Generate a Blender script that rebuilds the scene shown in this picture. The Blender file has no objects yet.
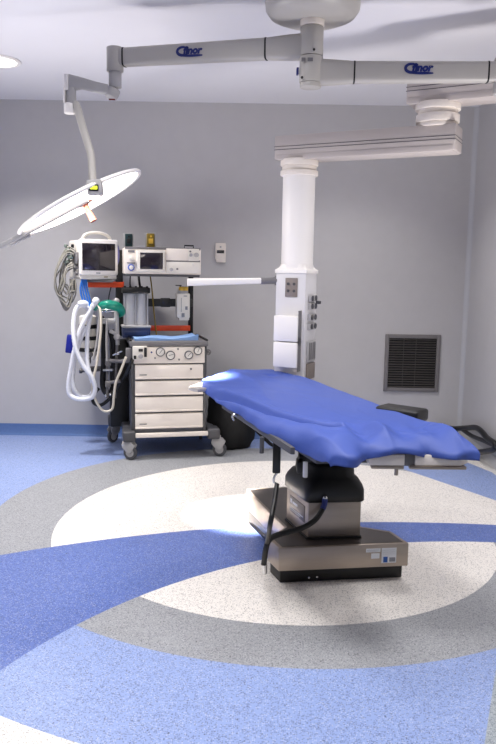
import bpy, bmesh, math, random
from mathutils import Vector, Matrix, noise
random.seed(7)
SC = bpy.context.scene
COL = SC.collection
PI = math.pi
# ------------------------------------------------------------------ camera
FPX, PITCH, ROLL, EYE = 740.0, 0.134903, -0.016430, 1.5
_F = Vector((0, math.cos(PITCH), -math.sin(PITCH)))
_r = Vector((1, 0, 0)); _u = _r.cross(_F)
RT = math.cos(ROLL) * _r - math.sin(ROLL) * _u
UP = math.sin(ROLL) * _r + math.cos(ROLL) * _u
CAM = Vector((0, 0, EYE))
def ray(u, v): return _F * FPX + RT * (u - 248) - UP * (v - 372)
def py(u, v, y):                       # point of the room at depth y
    d = ray(u, v); return CAM + d * (y / d.y)
def pz(u, v, z):                       # point of the room at height z
    d = ray(u, v); return CAM + d * ((z - EYE) / d.z)
cd = bpy.data.cameras.new('camera'); cam = bpy.data.objects.new('camera', cd); COL.objects.link(cam)
cam.matrix_world = Matrix(((RT.x, UP.x, -_F.x, 0), (RT.y, UP.y, -_F.y, 0), (RT.z, UP.z, -_F.z, EYE), (0, 0, 0, 1)))
cd.sensor_fit = 'VERTICAL'; cd.sensor_height = 36; cd.lens = 36 * FPX / 744
SC.camera = cam

# ------------------------------------------------------------------ materials
def s2l(c):
    return tuple(((x / 12.92) if x <= .04045 else ((x + .055) / 1.055) ** 2.4) for x in [k / 255 for k in c]) + (1,)
def mat(name, rgb, rough=.5, metal=0., var=.06, scale=20., bump=0., bscale=200., emit=0., trans=0., coat=0., sheen=0., aniso=None):
    m = bpy.data.materials.new(name); m.use_nodes = True
    nt = m.node_tree; N = nt.nodes; L = nt.links
    b = N['Principled BSDF']
    b.inputs['Roughness'].default_value = rough; b.inputs['Metallic'].default_value = metal
    tc = N.new('ShaderNodeTexCoord')
    nz = N.new('ShaderNodeTexNoise'); nz.inputs['Scale'].default_value = scale; nz.inputs['Detail'].default_value = 4
    if aniso:
        mp = N.new('ShaderNodeMapping'); mp.inputs['Scale'].default_value = aniso
        L.new(tc.outputs['Object'], mp.inputs['Vector']); L.new(mp.outputs['Vector'], nz.inputs['Vector'])
    else: L.new(tc.outputs['Object'], nz.inputs['Vector'])
    c = s2l(rgb)
    mx = N.new('ShaderNodeMix'); mx.data_type = 'RGBA'
    mx.inputs[6].default_value = tuple(max(0, x * (1 - var)) for x in c[:3]) + (1,)
    mx.inputs[7].default_value = tuple(min(1, x * (1 + var)) for x in c[:3]) + (1,)
    L.new(nz.outputs['Fac'], mx.inputs[0]); L.new(mx.outputs[2], b.inputs['Base Color'])
    if emit:
        b.inputs['Emission Color'].default_value = c; b.inputs['Emission Strength'].default_value = emit
    if trans: b.inputs['Transmission Weight'].default_value = trans
    if coat: b.inputs['Coat Weight'].default_value = coat
    if sheen: b.inputs['Sheen Weight'].default_value = sheen
    if bump:
        n2 = N.new('ShaderNodeTexNoise'); n2.inputs['Scale'].default_value = bscale; n2.inputs['Detail'].default_value = 3
        L.new((mp.outputs['Vector'] if aniso else tc.outputs['Object']), n2.inputs['Vector'])
        bp = N.new('ShaderNodeBump'); bp.inputs['Strength'].default_value = bump; bp.inputs['Distance'].default_value = .002
        L.new(n2.outputs['Fac'], bp.inputs['Height']); L.new(bp.outputs['Normal'], b.inputs['Normal'])
    return m
M = {}
M['wall'] = mat('wall paint', (188, 186, 187), .6, var=.04, scale=9, bump=.15, bscale=120)
M['ceiling'] = mat('ceiling paint', (222, 221, 226), .8, var=.02, scale=2)
M['cream'] = mat('cream enamel', (236, 227, 217), .38, var=.03)
M['ivory'] = mat('ivory plastic', (226, 221, 212), .4, var=.03)
M['arm_grey'] = mat('warm grey enamel', (180, 176, 170), .38, var=.03, scale=5)
M['white'] = mat('white enamel', (242, 238, 234), .32, var=.02, scale=6)
M['pend'] = mat('pendant aluminium paint', (192, 183, 178), .4, .0, var=.03, scale=4)
M['alu'] = mat('brushed aluminium', (196, 196, 200), .42, .55, var=.1, scale=30, aniso=(1, 1, .05))
M['steel'] = mat('brushed stainless steel', (172, 160, 149), .4, .92, var=.1, scale=40, bump=.12, bscale=60, aniso=(.06, 1, 1))
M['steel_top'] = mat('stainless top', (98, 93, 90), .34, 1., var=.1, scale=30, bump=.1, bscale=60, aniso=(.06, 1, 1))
M['chrome'] = mat('chrome', (215, 215, 215), .12, 1., var=.02)
M['black'] = mat('black plastic', (9, 9, 10), .48, var=.2)
M['rubber'] = mat('black rubber', (5, 5, 6), .42, var=.2, scale=8, bump=.2, bscale=40)
M['pad'] = mat('black vinyl', (10, 10, 11), .5, var=.2, bump=.2, bscale=150)
M['bag'] = mat('black cloth', (8, 8, 10), .8, var=.3, bump=.4, bscale=60)
M['dgrey'] = mat('dark grey enamel', (72, 72, 76), .45, var=.06)
M['mgrey'] = mat('mid grey plastic', (112, 110, 112), .5, var=.06)
M['lgrey'] = mat('light grey plastic', (168, 166, 166), .45, var=.05)
M['side'] = mat('blue grey panel', (120, 122, 130), .5, var=.05)
M['screen'] = mat('dark screen glass', (34, 28, 36), .12, var=.3, scale=6, coat=.6)
M['red'] = mat('orange red plastic', (222, 76, 34), .45, var=.1)
M['green'] = mat('teal green rubber', (0, 128, 106), .32, var=.12, scale=14)
M['navy'] = mat('navy blue plastic', (20, 32, 140), .4, var=.08)
M['bluecable'] = mat('blue cable', (40, 110, 200), .4)
M['blueknob'] = mat('blue ring', (60, 90, 180), .4)
M['towel'] = mat('light blue cloth', (132, 166, 214), .85, var=.1, bump=.4, bscale=90)
M['yellow'] = mat('yellow cap', (214, 172, 60), .45, var=.08)
M['olive'] = mat('olive yellow plastic', (120, 100, 22), .45, var=.15, scale=60)
M['dteal'] = mat('dark teal plastic', (14, 44, 46), .4, var=.2, scale=60)
M['hose'] = mat('translucent white hose', (226, 228, 236), .35, var=.06, scale=60)
M['tube'] = mat('cream tube', (214, 206, 190), .4, var=.05)
M['cable'] = mat('beige grey cable', (140, 137, 128), .5, var=.08)
M['copper'] = mat('copper brown handle', (150, 86, 66), .35, .3, var=.05)
M['lcd'] = mat('green display', (222, 232, 60), .4, var=.2, scale=90, emit=.8)
M['logo'] = mat('navy logo', (10, 30, 104), .45, var=.03)
M['label'] = mat('white sticker', (220, 222, 226), .5, var=.04)
M['labelgrey'] = mat('grey print', (130, 132, 140), .5)
M['labelblue'] = mat('blue print', (36, 84, 160), .5)
M['grille'] = mat('aged grille metal', (84, 80, 78), .5, .5, var=.15, scale=10)
M['gframe'] = mat('grille frame metal', (122, 118, 118), .5, .15, var=.08)
M['gap'] = mat('dark recess', (18, 18, 18), .8)
M['trim'] = mat('pale corner cove', (186, 186, 190), .5, var=.03)
M['dial'] = mat('dial face', (232, 228, 220), .4, var=.02)
M['brown'] = mat('socket brown grey', (128, 118, 112), .45, var=.12, scale=80)

def emitter(name, rgb, k):
    m = bpy.data.materials.new(name); m.use_nodes = True; N = m.node_tree.nodes; N.clear()
    e = N.new('ShaderNodeEmission'); e.inputs[0].default_value = s2l(rgb); e.inputs[1].default_value = k
    o = N.new('ShaderNodeOutputMaterial'); m.node_tree.links.new(e.outputs[0], o.inputs[0]); return m
M['lamp'] = emitter('lamp face', (255, 247, 240), 5.5)
M['down'] = emitter('downlight glass', (255, 250, 244), 5.)

def cloth():
    m = mat('royal blue drape', (56, 79, 156), .55, var=.08, scale=5, bump=.22, bscale=14)
    return m
M['drape'] = cloth()

# ------------------------------------------------------------------ mesh building
class MB:
    def __init__(s, sharp=35): s.bm = bmesh.new(); s.sharp = sharp
    def _bev(s, vs, r, seg=2):
        if r > 0:
            es = list({e for v in vs for e in v.link_edges})
            bmesh.ops.bevel(s.bm, geom=es, offset=r, segments=seg, affect='EDGES', profile=.5)
    def box(s, c, d, r=0., rot=None, seg=2):
        mt = Matrix.Translation(Vector(c)) @ (rot.to_4x4() if rot else Matrix()) @ Matrix.Diagonal((d[0], d[1], d[2], 1))
        vs = bmesh.ops.create_cube(s.bm, size=1, matrix=mt)['verts']; s._bev(vs, r, seg); return s
    def bb(s, a, b, r=0., seg=2):
        a = Vector(a); b = Vector(b); return s.box((a + b) / 2, [abs(x) for x in (b - a)], r, None, seg)
    def cyl(s, p, q, r1, r2=None, n=24, caps=True, bev=0.):
        p = Vector(p); q = Vector(q); d = q - p
        mt = Matrix.Translation((p + q) / 2) @ d.to_track_quat('Z', 'Y').to_matrix().to_4x4()
        vs = bmesh.ops.create_cone(s.bm, cap_ends=caps, segments=n, radius1=r1, radius2=r1 if r2 is None else r2, depth=d.length, matrix=mt)['verts']
        if bev:
            es = [e for e in {e for v in vs for e in v.link_edges} if any(len(f.verts) > 4 for f in e.link_faces)]
            bmesh.ops.bevel(s.bm, geom=es, offset=bev, segments=2, affect='EDGES', profile=.5)
        return s
    def lathe(s, prof, mt=None, n=40, close=False):
        mt = mt or Matrix(); rings = []
        for (r, z) in prof:
            if r < 1e-6: rings.append([s.bm.verts.new(mt @ Vector((0, 0, z)))])
            else: rings.append([s.bm.verts.new(mt @ Vector((r * math.cos(2 * PI * k / n), r * math.sin(2 * PI * k / n), z))) for k in range(n)])
        pairs = list(zip(rings, rings[1:]))
        if close: pairs.append((rings[-1], rings[0]))
        for A, B in pairs:
            for k in range(n):
                k2 = (k + 1) % n
                if len(A) == 1 and len(B) == 1: continue
                if len(A) == 1: s.bm.faces.new((A[0], B[k], B[k2]))
                elif len(B) == 1: s.bm.faces.new((A[k], B[0], A[k2]))
                else: s.bm.faces.new((A[k], B[k], B[k2], A[k2]))
        bmesh.ops.recalc_face_normals(s.bm, faces=s.bm.faces); return s
    def tube(s, pts, r, n=10, smooth=6, corr=0., closed=False):
        P = [Vector(p) for p in pts]
        if smooth and len(P) > 2:
            Q = []; m = len(P); rng = range(m if closed else m - 1)
            for i in rng:
                g = lambda k: P[k % m] if closed else P[min(max(k, 0), m - 1)]
                p0, p1, p2, p3 = g(i - 1), g(i), g(i + 1), g(i + 2)
                for k in range(smooth):
                    t = k / smooth
                    Q.append(.5 * ((2 * p1) + (p2 - p0) * t + (2 * p0 - 5 * p1 + 4 * p2 - p3) * t * t + (3 * p1 - p0 - 3 * p2 + p3) * t ** 3))
            if not closed: Q.append(P[-1])
            P = Q
        nn = len(P); prev = None; rings = []
        for i, p in enumerate(P):
            if closed: t = P[(i + 1) % nn] - P[i - 1]
            else: t = P[min(i + 1, nn - 1)] - P[max(i - 1, 0)]
            t.normalize()
            if prev is None:
                x = t.orthogonal().normalized()
            else:
                x = (prev - t * prev.dot(t)).normalized()
            prev = x; y = t.cross(x)
            rr = (r(i / (nn - 1)) if callable(r) else r) * (1 + (corr if i % 2 else 0))
            rings.append([s.bm.verts.new(p + (x * math.cos(2 * PI * k / n) + y * math.sin(2 * PI * k / n)) * rr) for k in range(n)])
        pr = list(zip(rings, rings[1:]))
        if closed: pr.append((rings[-1], rings[0]))
        for A, B in pr:
            for k in range(n): s.bm.faces.new((A[k], A[(k + 1) % n], B[(k + 1) % n], B[k]))
        if not closed:
            s.bm.faces.new(rings[0][::-1]); s.bm.faces.new(rings[-1])
        return s
    def prism(s, poly, z0, z1, r=0., mt=None, seg=2):
        mt = mt or Matrix()
        A = [s.bm.verts.new(mt @ Vector((x, y, z0))) for x, y in poly]; B = [s.bm.verts.new(mt @ Vector((x, y, z1))) for x, y in poly]
        f = [s.bm.faces.new(A[::-1]), s.bm.faces.new(B)]
        n = len(poly)
        for k in range(n): f.append(s.bm.faces.new((A[k], A[(k + 1) % n], B[(k + 1) % n], B[k])))
        bmesh.ops.recalc_face_normals(s.bm, faces=f); s._bev(A + B, r, seg); return s
    def loft(s, rings, caps=True):
        R = [[s.bm.verts.new(Vector(p)) for p in ring] for ring in rings]; n = len(R[0])
        for A, B in zip(R, R[1:]):
            for k in range(n): s.bm.faces.new((A[k], A[(k + 1) % n], B[(k + 1) % n], B[k]))
        if caps: s.bm.faces.new(R[0][::-1]); s.bm.faces.new(R[-1])
        bmesh.ops.recalc_face_normals(s.bm, faces=s.bm.faces); return s
    def sphere(s, c, r, sc=(1, 1, 1), n=20):
        mt = Matrix.Translation(Vector(c)) @ Matrix.Diagonal((*sc, 1))
        bmesh.ops.create_uvsphere(s.bm, u_segments=n, v_segments=n // 2 + 2, radius=r, matrix=mt); return s
WM = {}
def finish(o, parent):
    if parent is not None: o.parent = parent
    return o
def obj(name, mb, m, parent=None, world=False, xf=None):
    """links one mesh object; local coordinates of the thing unless world=True"""
    bm = mb.bm
    if xf is not None: bm.transform(xf)
    base = WM.get(parent, Matrix()) if parent is not None else Matrix()
    if world and parent is not None: bm.transform(base.inverted())
    bmesh.ops.recalc_face_normals(bm, faces=bm.faces)
    me = bpy.data.meshes.new(name); 
    sh = math.radians(mb.sharp)
    for f in bm.faces: f.smooth = True
    for e in bm.edges:
        if len(e.link_faces) == 2 and e.calc_face_angle(0) > sh: e.smooth = False
    bm.to_mesh(me); bm.free(); me.materials.append(m)
    o = bpy.data.objects.new(name, me); COL.objects.link(o)
    if parent is not None: o.parent = parent; WM[o] = base
    else: WM[o] = Matrix()
    return o
def pieces(name, mb, m, parent=None, world=False, xf=None):
    """every loose piece of the bmesh becomes a part of its own"""
    bm = mb.bm; seen = set(); out = []
    bm.verts.ensure_lookup_table(); groups = []
    for v in bm.verts:
        if v in seen: continue
        st = [v]; seen.add(v); g_ = []
        while st:
            a = st.pop(); g_.append(a)
            for e in a.link_edges:
                b_ = e.other_vert(a)
                if b_ not in seen: seen.add(b_); st.append(b_)
        groups.append(g_)
    for g_ in groups:
        mb2 = MB(mb.sharp); mp = {v: mb2.bm.verts.new(v.co) for v in g_}
        for f in {f for v in g_ for f in v.link_faces}: mb2.bm.faces.new([mp[v] for v in f.verts])
        out.append(obj(name, mb2, m, parent, world, xf))
    bm.free(); return out
def tag(o, label=None, cat=None, group=None, kind=None):
    for k, v in (('label', label), ('category', cat), ('group', group), ('kind', kind)):
        if v: o[k] = v
    return o
def thing(name, label, cat, loc=(0, 0, 0), rz=0., group=None):
    o = bpy.data.objects.new(name, None); COL.objects.link(o); o.empty_display_size = .1
    o.location = loc; o.rotation_euler = (0, 0, rz)
    WM[o] = Matrix.Translation(Vector(loc)) @ Matrix.Rotation(rz, 4, 'Z')
    return tag(o, label, cat, group)
def solo(name, mb, m, label, cat, group=None):
    """a thing that is one mesh, built in world coordinates; origin put at its base"""
    bm = mb.bm; vs = [v.co for v in bm.verts]
    c = Vector((sum(v.x for v in vs) / len(vs), sum(v.y for v in vs) / len(vs), min(v.z for v in vs)))
    bm.transform(Matrix.Translation(-c)); o = obj(name, mb, m); o.location = c; WM[o] = Matrix.Translation(c)
    return tag(o, label, cat, group)
def struct(name, mb, m): return tag(obj(name, mb, m), kind='structure')
def text_mb(txt, size, shear=.25, offset=.0, ext=.0008):
    cu = bpy.data.curves.new('txt', 'FONT'); cu.body = txt; cu.size = size; cu.shear = shear; cu.offset = offset; cu.extrude = ext
    cu.align_x = 'LEFT'; cu.align_y = 'BOTTOM_BASELINE'; cu.resolution_u = 3
    o = bpy.data.objects.new('txt', cu); COL.objects.link(o)
    dg = bpy.context.evaluated_depsgraph_get(); me = bpy.data.meshes.new_from_object(o.evaluated_get(dg))
    mb = MB(); mb.bm.from_mesh(me)
    bpy.data.objects.remove(o); bpy.data.curves.remove(cu); bpy.data.meshes.remove(me)
    return mb
def frame_m(o, x, z):
    """matrix with origin o, local x along x, local z along z"""
    x = Vector(x).normalized(); z = Vector(z); z = (z - x * z.dot(x)).normalized(); y = z.cross(x)
    return Matrix(((x.x, y.x, z.x, o[0]), (x.y, y.y, z.y, o[1]), (x.z, y.z, z.z, o[2]), (0, 0, 0, 1)))

# ------------------------------------------------------------------ the room
H = 2.93; XL, XR, YB, YF = -3.1, 1.94, 6.6, -1.6
def floor_material():
    m = bpy.data.materials.new('inlaid vinyl floor'); m.use_nodes = True
    nt = m.node_tree; N = nt.nodes; L = nt.links; b = N['Principled BSDF']
    tc = N.new('ShaderNodeTexCoord'); sp = N.new('ShaderNodeSeparateXYZ'); L.new(tc.outputs['Object'], sp.inputs[0])
    def math_(op, a, b2=None):
        n = N.new('ShaderNodeMath'); n.operation = op
        for i, v in enumerate((a, b2)):
            if v is None: continue
            if isinstance(v, (int, float)): n.inputs[i].default_value = v
            else: L.new(v, n.inputs[i])
        return n.outputs[0]
    X, Y = sp.outputs[0], sp.outputs[1]
    def inside(cx, cy, r):
        dx = math_('SUBTRACT', X, cx); dy = math_('SUBTRACT', Y, cy)
        d = math_('SQRT', math_('ADD', math_('MULTIPLY', dx, dx), math_('MULTIPLY', dy, dy)))
        k = math_('MULTIPLY', math_('SUBTRACT', r, d), 400.); n = N.new('ShaderNodeClamp'); L.new(k, n.inputs[0]); return n.outputs[0]
    def half(p, q):                      # 1 on the right of the line p -> q
        dx, dy = q[0] - p[0], q[1] - p[1]; l = math.hypot(dx, dy); nx, ny = dy / l, -dx / l
        k = math_('ADD', math_('MULTIPLY', X, nx), math_('MULTIPLY', Y, ny))
        k = math_('MULTIPLY', math_('SUBTRACT', k, nx * p[0] + ny * p[1]), 400.); n = N.new('ShaderNodeClamp'); L.new(k, n.inputs[0]); return n.outputs[0]
    def mix(a, c, f):
        n = N.new('ShaderNodeMix'); n.data_type = 'RGBA'; L.new(f, n.inputs[0])
        for i, v in ((6, a), (7, c)):
            if isinstance(v, tuple): n.inputs[i].default_value = v
            else: L.new(v, n.inputs[i])
        return n.outputs[2]
    LB, DB, WH, GR = s2l((139, 158, 205)), s2l((88, 110, 175)), s2l((232, 227, 221)), s2l((152, 154, 158))
    up = mix(LB, GR, inside(*OU)); up = mix(up, WH, inside(.389, 4.287, 1.508))
    band = mix(LB, WH, half((1.905, 5.496), (1.76, 5.90)))
    up = mix(up, band, half((1.60, 4.96), (1.254, 5.533)))
    lo = mix(LB, GR, inside(.268, 4.316, 1.668)); lo = mix(lo, WH, inside(.25, 4.165, 1.168))
    lo = mix(lo, WH, math_('SUBTRACT', 1.0, inside(.6, 4.95, 2.99)))
    lo = mix(lo, s2l((152, 160, 166)), half((.782, 2.209), (.980, 2.692)))
    c = mix(DB, up, math_('SUBTRACT', 1., inside(1.052, -.319, 4.675)))
    c = mix(c, lo, inside(1.276, 1.657, 2.384))
    # chips
    def chips(scale, lo_, hi_, seed):
        v = N.new('ShaderNodeTexVoronoi'); v.inputs['Scale'].default_value = scale; v.feature = 'F1'
        mp = N.new('ShaderNodeMapping'); mp.inputs['Location'].default_value = (seed, seed * 2, 0); L.new(tc.outputs['Object'], mp.inputs[0]); L.new(mp.outputs[0], v.inputs['Vector'])
        cr = N.new('ShaderNodeSeparateColor'); L.new(v.outputs['Color'], cr.inputs[0])
        on = math_('LESS_THAN', cr.outputs[0], lo_); nr = math_('LESS_THAN', v.outputs['Distance'], hi_)
        return math_('MULTIPLY', on, nr)
    c2 = N.new('ShaderNodeMix'); c2.data_type = 'RGBA'; c2.blend_type = 'MULTIPLY'; L.new(math_('MULTIPLY', chips(170, .46, .46, 1.3), .58), c2.inputs[0]); L.new(c, c2.inputs[6]); c2.inputs[7].default_value = (.25, .25, .28, 1)
    c3 = N.new('ShaderNodeMix'); c3.data_type = 'RGBA'; L.new(math_('MULTIPLY', chips(150, .34, .42, 5.1), .26), c3.inputs[0]); L.new(c2.outputs[2], c3.inputs[6]); c3.inputs[7].default_value = (.8, .8, .84, 1)
    c4 = N.new('ShaderNodeMix'); c4.data_type = 'RGBA'; c4.blend_type = 'MULTIPLY'; L.new(math_('MULTIPLY', chips(85, .16, .30, 9.7), .55), c4.inputs[0]); L.new(c3.outputs[2], c4.inputs[6]); c4.inputs[7].default_value = (.1, .1, .13, 1)
    L.new(c4.outputs[2], b.inputs['Base Color'])
    b.inputs['Roughness'].default_value = .42
    nz = N.new('ShaderNodeTexNoise'); nz.inputs['Scale'].default_value = 60; L.new(tc.outputs['Object'], nz.inputs['Vector'])
    bp = N.new('ShaderNodeBump'); bp.inputs['Strength'].default_value = .08; bp.inputs['Distance'].default_value = .001
    L.new(nz.outputs['Fac'], bp.inputs['Height']); L.new(bp.outputs['Normal'], b.inputs['Normal'])
    return m
OU = (.14, 4.50, 1.70)
struct('floor', MB().bb((XL - .1, YF - .1, -.1), (XR + .1, YB + .1, 0)), floor_material())
struct('ceiling', MB().bb((XL - .1, YF - .1, H), (XR + .1, YB + .1, H + .1)), M['ceiling'])
GX0, GX1, GZ0, GZ1 = 1.222, 1.716, .452, .967
w = MB()
w.bb((XL - .1, YB, 0), (XR + .1, YB + .1, H))
struct('wall_back', w, M['wall'])
struct('wall_right', MB().bb((XR, YF, 0), (XR + .1, YB, H)), M['wall'])
struct('wall_left', MB().bb((XL - .1, YF, 0), (XL, YB, H)), M['wall'])
struct('wall_front', MB().bb((XL - .1, YF - .1, 0), (XR + .1, YF, H)), M['wall'])
m_base = mat('blue vinyl coving', (84, 112, 164), .42, var=.12, scale=60)
def cove(name, p, q, nrm, m):
    p = Vector(p); q = Vector(q); n = Vector(nrm); prof = [(0, 0), (0, .098), (.004, .098), (.007, .045), (.02, .015), (.05, .002), (.05, 0)]
    mb = MB(); mb.loft([[e + n * a + Vector((0, 0, z)) for a, z in prof] for e in (p, q)]); return struct(name, mb, m)
cove('baseboard_back', (XL, YB, 0), (XR, YB, 0), (0, -1, 0), m_base)
cove('baseboard_left', (XL, YF, 0), (XL, YB, 0), (1, 0, 0), m_base)
cove('baseboard_right', (XR, YF, 0), (XR, YB - .0, 0), (-1, 0, 0), mat('pale vinyl coving', (206, 204, 200), .45, var=.05))
t = MB(); t.prism([(XR, YB)] + [(XR - .036, YB), (XR - .024, YB - .004), (XR - .012, YB - .012), (XR - .004, YB - .024), (XR, YB - .036)], .05, H)
struct('trim_1', t, M['trim'])

# ------------------------------------------------------------------ wall grille, wall switch
g = thing('ventilation_grille', 'square metal air vent with horizontal louvres low on the back wall', 'air vent', ((GX0 + GX1) / 2, YB, GZ0))
cx = (GX0 + GX1) / 2; fw = .034
mb = MB()
for a, b in (((GX0 + fw, GZ0), (GX1 - fw, GZ0 + fw)), ((GX0 + fw, GZ1 - fw), (GX1 - fw, GZ1)), ((GX0, GZ0), (GX0 + fw, GZ1)), ((GX1 - fw, GZ0), (GX1, GZ1))):
    mb.bb((a[0], YB - .018, a[1]), (b[0], YB - .001, b[1]), .003)
obj('frame', mb, M['gframe'], g, world=True)
obj('back_plate', MB().bb((GX0 + .01, YB - .004, GZ0 + .01), (GX1 - .01, YB - .0005, GZ1 - .01)), M['gap'], g, world=True)
mb = MB(); n = 20
for k in range(n):
    z = GZ0 + fw + (k + .5) * (GZ1 - GZ0 - 2 * fw) / n
    mb.box((cx, YB - .010, z), (GX1 - GX0 - 2 * fw, .014, .0035), 0, Matrix.Rotation(math.radians(38), 3, 'X'))
for x in (cx - .08, cx + .03): mb.bb((x - .002, YB - .013, GZ0 + fw), (x + .002, YB - .009, GZ1 - fw))
obj('louvres', mb, M['grille'], g, world=True)
sw = thing('wall_controller', 'small cream controller box mounted on grey wall right of the ventilator', 'wall switch', (-.257, YB, 1.575))
mb = MB(); mb.bb((-.304, YB - .028, 1.60), (-.212, YB - .001, 1.744), .006); mb.bb((-.296, YB - .024, 1.575), (-.212, YB - .001, 1.612), .005)
obj('case', mb, M['cream'], sw, world=True)
obj('display', MB().bb((-.290, YB - .031, 1.655), (-.226, YB - .027, 1.682), .002), M['black'], sw, world=True)
obj('button', MB().cyl((-.258, YB - .032, 1.71), (-.258, YB - .027, 1.71), .008), M['lgrey'], sw, world=True)

# ------------------------------------------------------------------ ceiling downlight
dl = thing('ceiling_downlight', 'round glowing downlight recessed in the ceiling at left edge', 'ceiling light', (-1.79, 5.40, H))
obj('trim_ring', MB().lathe([(.135, -.001), (.165, -.001), (.168, -.006), (.16, -.012), (.14, -.012), (.135, -.006)], close=True), M['white'], dl)
obj('diffuser', MB().lathe([(.138, -.002), (.138, -.008), (.10, -.011), (0, -.012)]), M['down'], dl)

# ------------------------------------------------------------------ surgical lamp on its double arm ceiling mount
HB = Vector((.300, 4.0, 0))
sl = thing('surgical_light', 'round surgical lamp lit white, hung on jointed grey arms from a ceiling dome', 'surgical light', (HB.x, HB.y, H))
zz = lambda v: py(310, v, 4.0).z
mb = MB(50); R0 = .243
zb = py(310, 21, 4.0).z
mb.lathe([(0, zb), (R0 * .72, zb + .004), (R0 * .9, zb + .022), (R0 * .985, zb + .05), (R0, zb + .085), (R0 * .985, H - .001)], Matrix.Translation(HB), 64)
obj('ceiling_dome', mb, M['arm_grey'], sl, world=True)
def ring(mb, c, r, z0, z1, n=40): mb.cyl((c.x, c.y, z0), (c.x, c.y, z1), r, n=n, bev=.004)
mb = MB(); ring(mb, HB, .062, zz(27), zb + .01); obj('collar', mb, M['cream'], sl, world=True)
mb = MB(); ring(mb, HB, .060, zz(56.5), zz(27.5)); ring(mb, HB, .0605, zz(83), zz(57)); ring(mb, HB, .055, zz(88), zz(83))
hub = obj('hub', mb, M['arm_grey'], sl, world=True)
mb = MB()
for (u, v) in ((314, 49.5), (302, 77.5)):
    p = py(u, v, 3.942); mb.sphere(p, .007)
pieces('screw', mb, M['black'], hub, world=True)
mb = MB()
for (u0, u1) in ((301.5, 305.5), (307.5, 313)):
    a = py(u0, 61, 3.938); b = py(u1, 57.5, 3.938); mb.bb((a.x, 3.9375, a.z), (b.x, 3.95, b.z))
pieces('rating_plate', mb, M['mgrey'], hub, world=True)
p = py(297.5, 71.5, 3.99); mb = MB().box(p, (.012, .03, .035), .003); obj('switch', mb, M['logo'], hub, world=True)
def oval_arm(p, q, w0, h0, w1, h1, n=24, k0=0., k1=1.):
    """arm with a rounded-rectangle section from p to q"""
    p = Vector(p); q = Vector(q); d = (q - p).normalized(); x = d.cross(Vector((0, 0, 1))).normalized(); z = x.cross(d)
    rings = []
    for tt in (k0, k1):
        c = p.lerp(q, tt); w = w0 + (w1 - w0) * tt; h = h0 + (h1 - h0) * tt
        ring_ = []
        for k in range(n):
            a = 2 * PI * k / n; e = .45
            sx = math.copysign(abs(math.cos(a)) ** e, math.cos(a)); sz = math.copysign(abs(math.sin(a)) ** e, math.sin(a))
            ring_.append(c + x * sx * w / 2 + z * sz * h / 2)
        rings.append(ring_)
    return rings
def arm_section(pts):
    """pts: list of (point, width, height)"""
    mb = MB(40); rr = []
    for i, (p, w, h) in enumerate(pts):
        p = Vector(p); a = Vector(pts[max(i - 1, 0)][0]); b = Vector(pts[min(i + 1, len(pts) - 1)][0])
        rr += oval_arm(p, p + (b - a).normalized() * .0001, w, h, w, h)[:1]
    mb.loft(rr); return mb
def logo(parent, origin, xdir, zdir, size, txt):
    mt = frame_m(origin, xdir, zdir)        # x along text, y = up after frame, text lies in its local xy
    mb = text_mb(txt, size, .22, size * .055); mb.bm.transform(Matrix.Translation((size * .52, 0, 0)))
    lw = max(v.co.x for v in mb.bm.verts)
    # swoosh: an open oval round the start of the word and a bar under it
    def strip(pts, w0):
        A = []; B = []
        for i, (x, y) in enumerate(pts):
            a = pts[max(i - 1, 0)]; b = pts[min(i + 1, len(pts) - 1)]; l = math.hypot(b[0] - a[0], b[1] - a[1]); nx, ny = -(b[1] - a[1]) / l, (b[0] - a[0]) / l
            w = 1.35 * w0 * (.45 + .65 * math.sin(PI * (i + .6) / (len(pts) + .2)))
            A.append((x + nx * w, y + ny * w)); B.append((x - nx * w, y - ny * w))
        V0 = [mb.bm.verts.new((x, y, .0008)) for x, y in A]; V1 = [mb.bm.verts.new((x, y, .0008)) for x, y in B]
        for k in range(len(pts) - 1): mb.bm.faces.new((V0[k], V0[k + 1], V1[k + 1], V1[k]))
    pts = [(size * (.50 + .60 * math.cos(a)), size * (.27 + .40 * math.sin(a))) for a in [math.radians(d) for d in range(28, 390, 12)]]
    strip(pts, size * .10)
    strip([(size * .5 + k * (lw - size * .5) / 8, -size * .20) for k in range(9)], size * .085)
    obj('logo', mb, M['logo'], parent, world=True, xf=mt)
# left arm: from hub to its far joint
zL = 2.605
La = Vector((HB.x, HB.y, py(299, 44.5, 3.97).z)); Lb0 = pz(125, 66, zL)
Le = py(115, 56.5, Lb0.y + .01); Le.z = La.z - .004
dL = (Le - La); dL.z = 0
P = lambda t: La.lerp(Le, t)
mb = arm_section([(P(.03), .075, .128), (P(.10), .078, .122), (P(.20), .074, .108), (P(.215), .073, .106)]); obj('arm_root', mb, M['arm_grey'], sl, world=True)
mb = arm_section([(P(.215), .076, .109), (P(.223), .076, .109)]); obj('black_ring', mb, M['black'], sl, world=True)
mb = arm_section([(P(.223), .073, .106), (P(.5), .071, .101), (P(.945), .066, .095)]); larm = obj('spring_arm', mb, M['arm_grey'], sl, world=True)
mb = arm_section([(P(.945), .069, .098), (P(.953), .069, .098)]); obj('black_ring', mb, M['black'], sl, world=True)
mb = arm_section([(P(.953), .066, .094), (P(1.0), .066, .092)]); obj('arm_tip', mb, M['arm_grey'], sl, world=True)
nL = Vector((dL.y, -dL.x, 0)).normalized()
if nL.y > 0: nL = -nL
xd = Vector((-dL.x, -dL.y, 0)).normalized()
o_ = py(180.5, 54.3, P(.66).y); tt = (o_ - La).dot(Le - La) / (Le - La).length_squared
o_ = P(tt) + nL * .0365; o_.z = py(180.5, 54.3, o_.y).z
logo(larm, o_, xd, nL, .052, 'finor')
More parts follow.
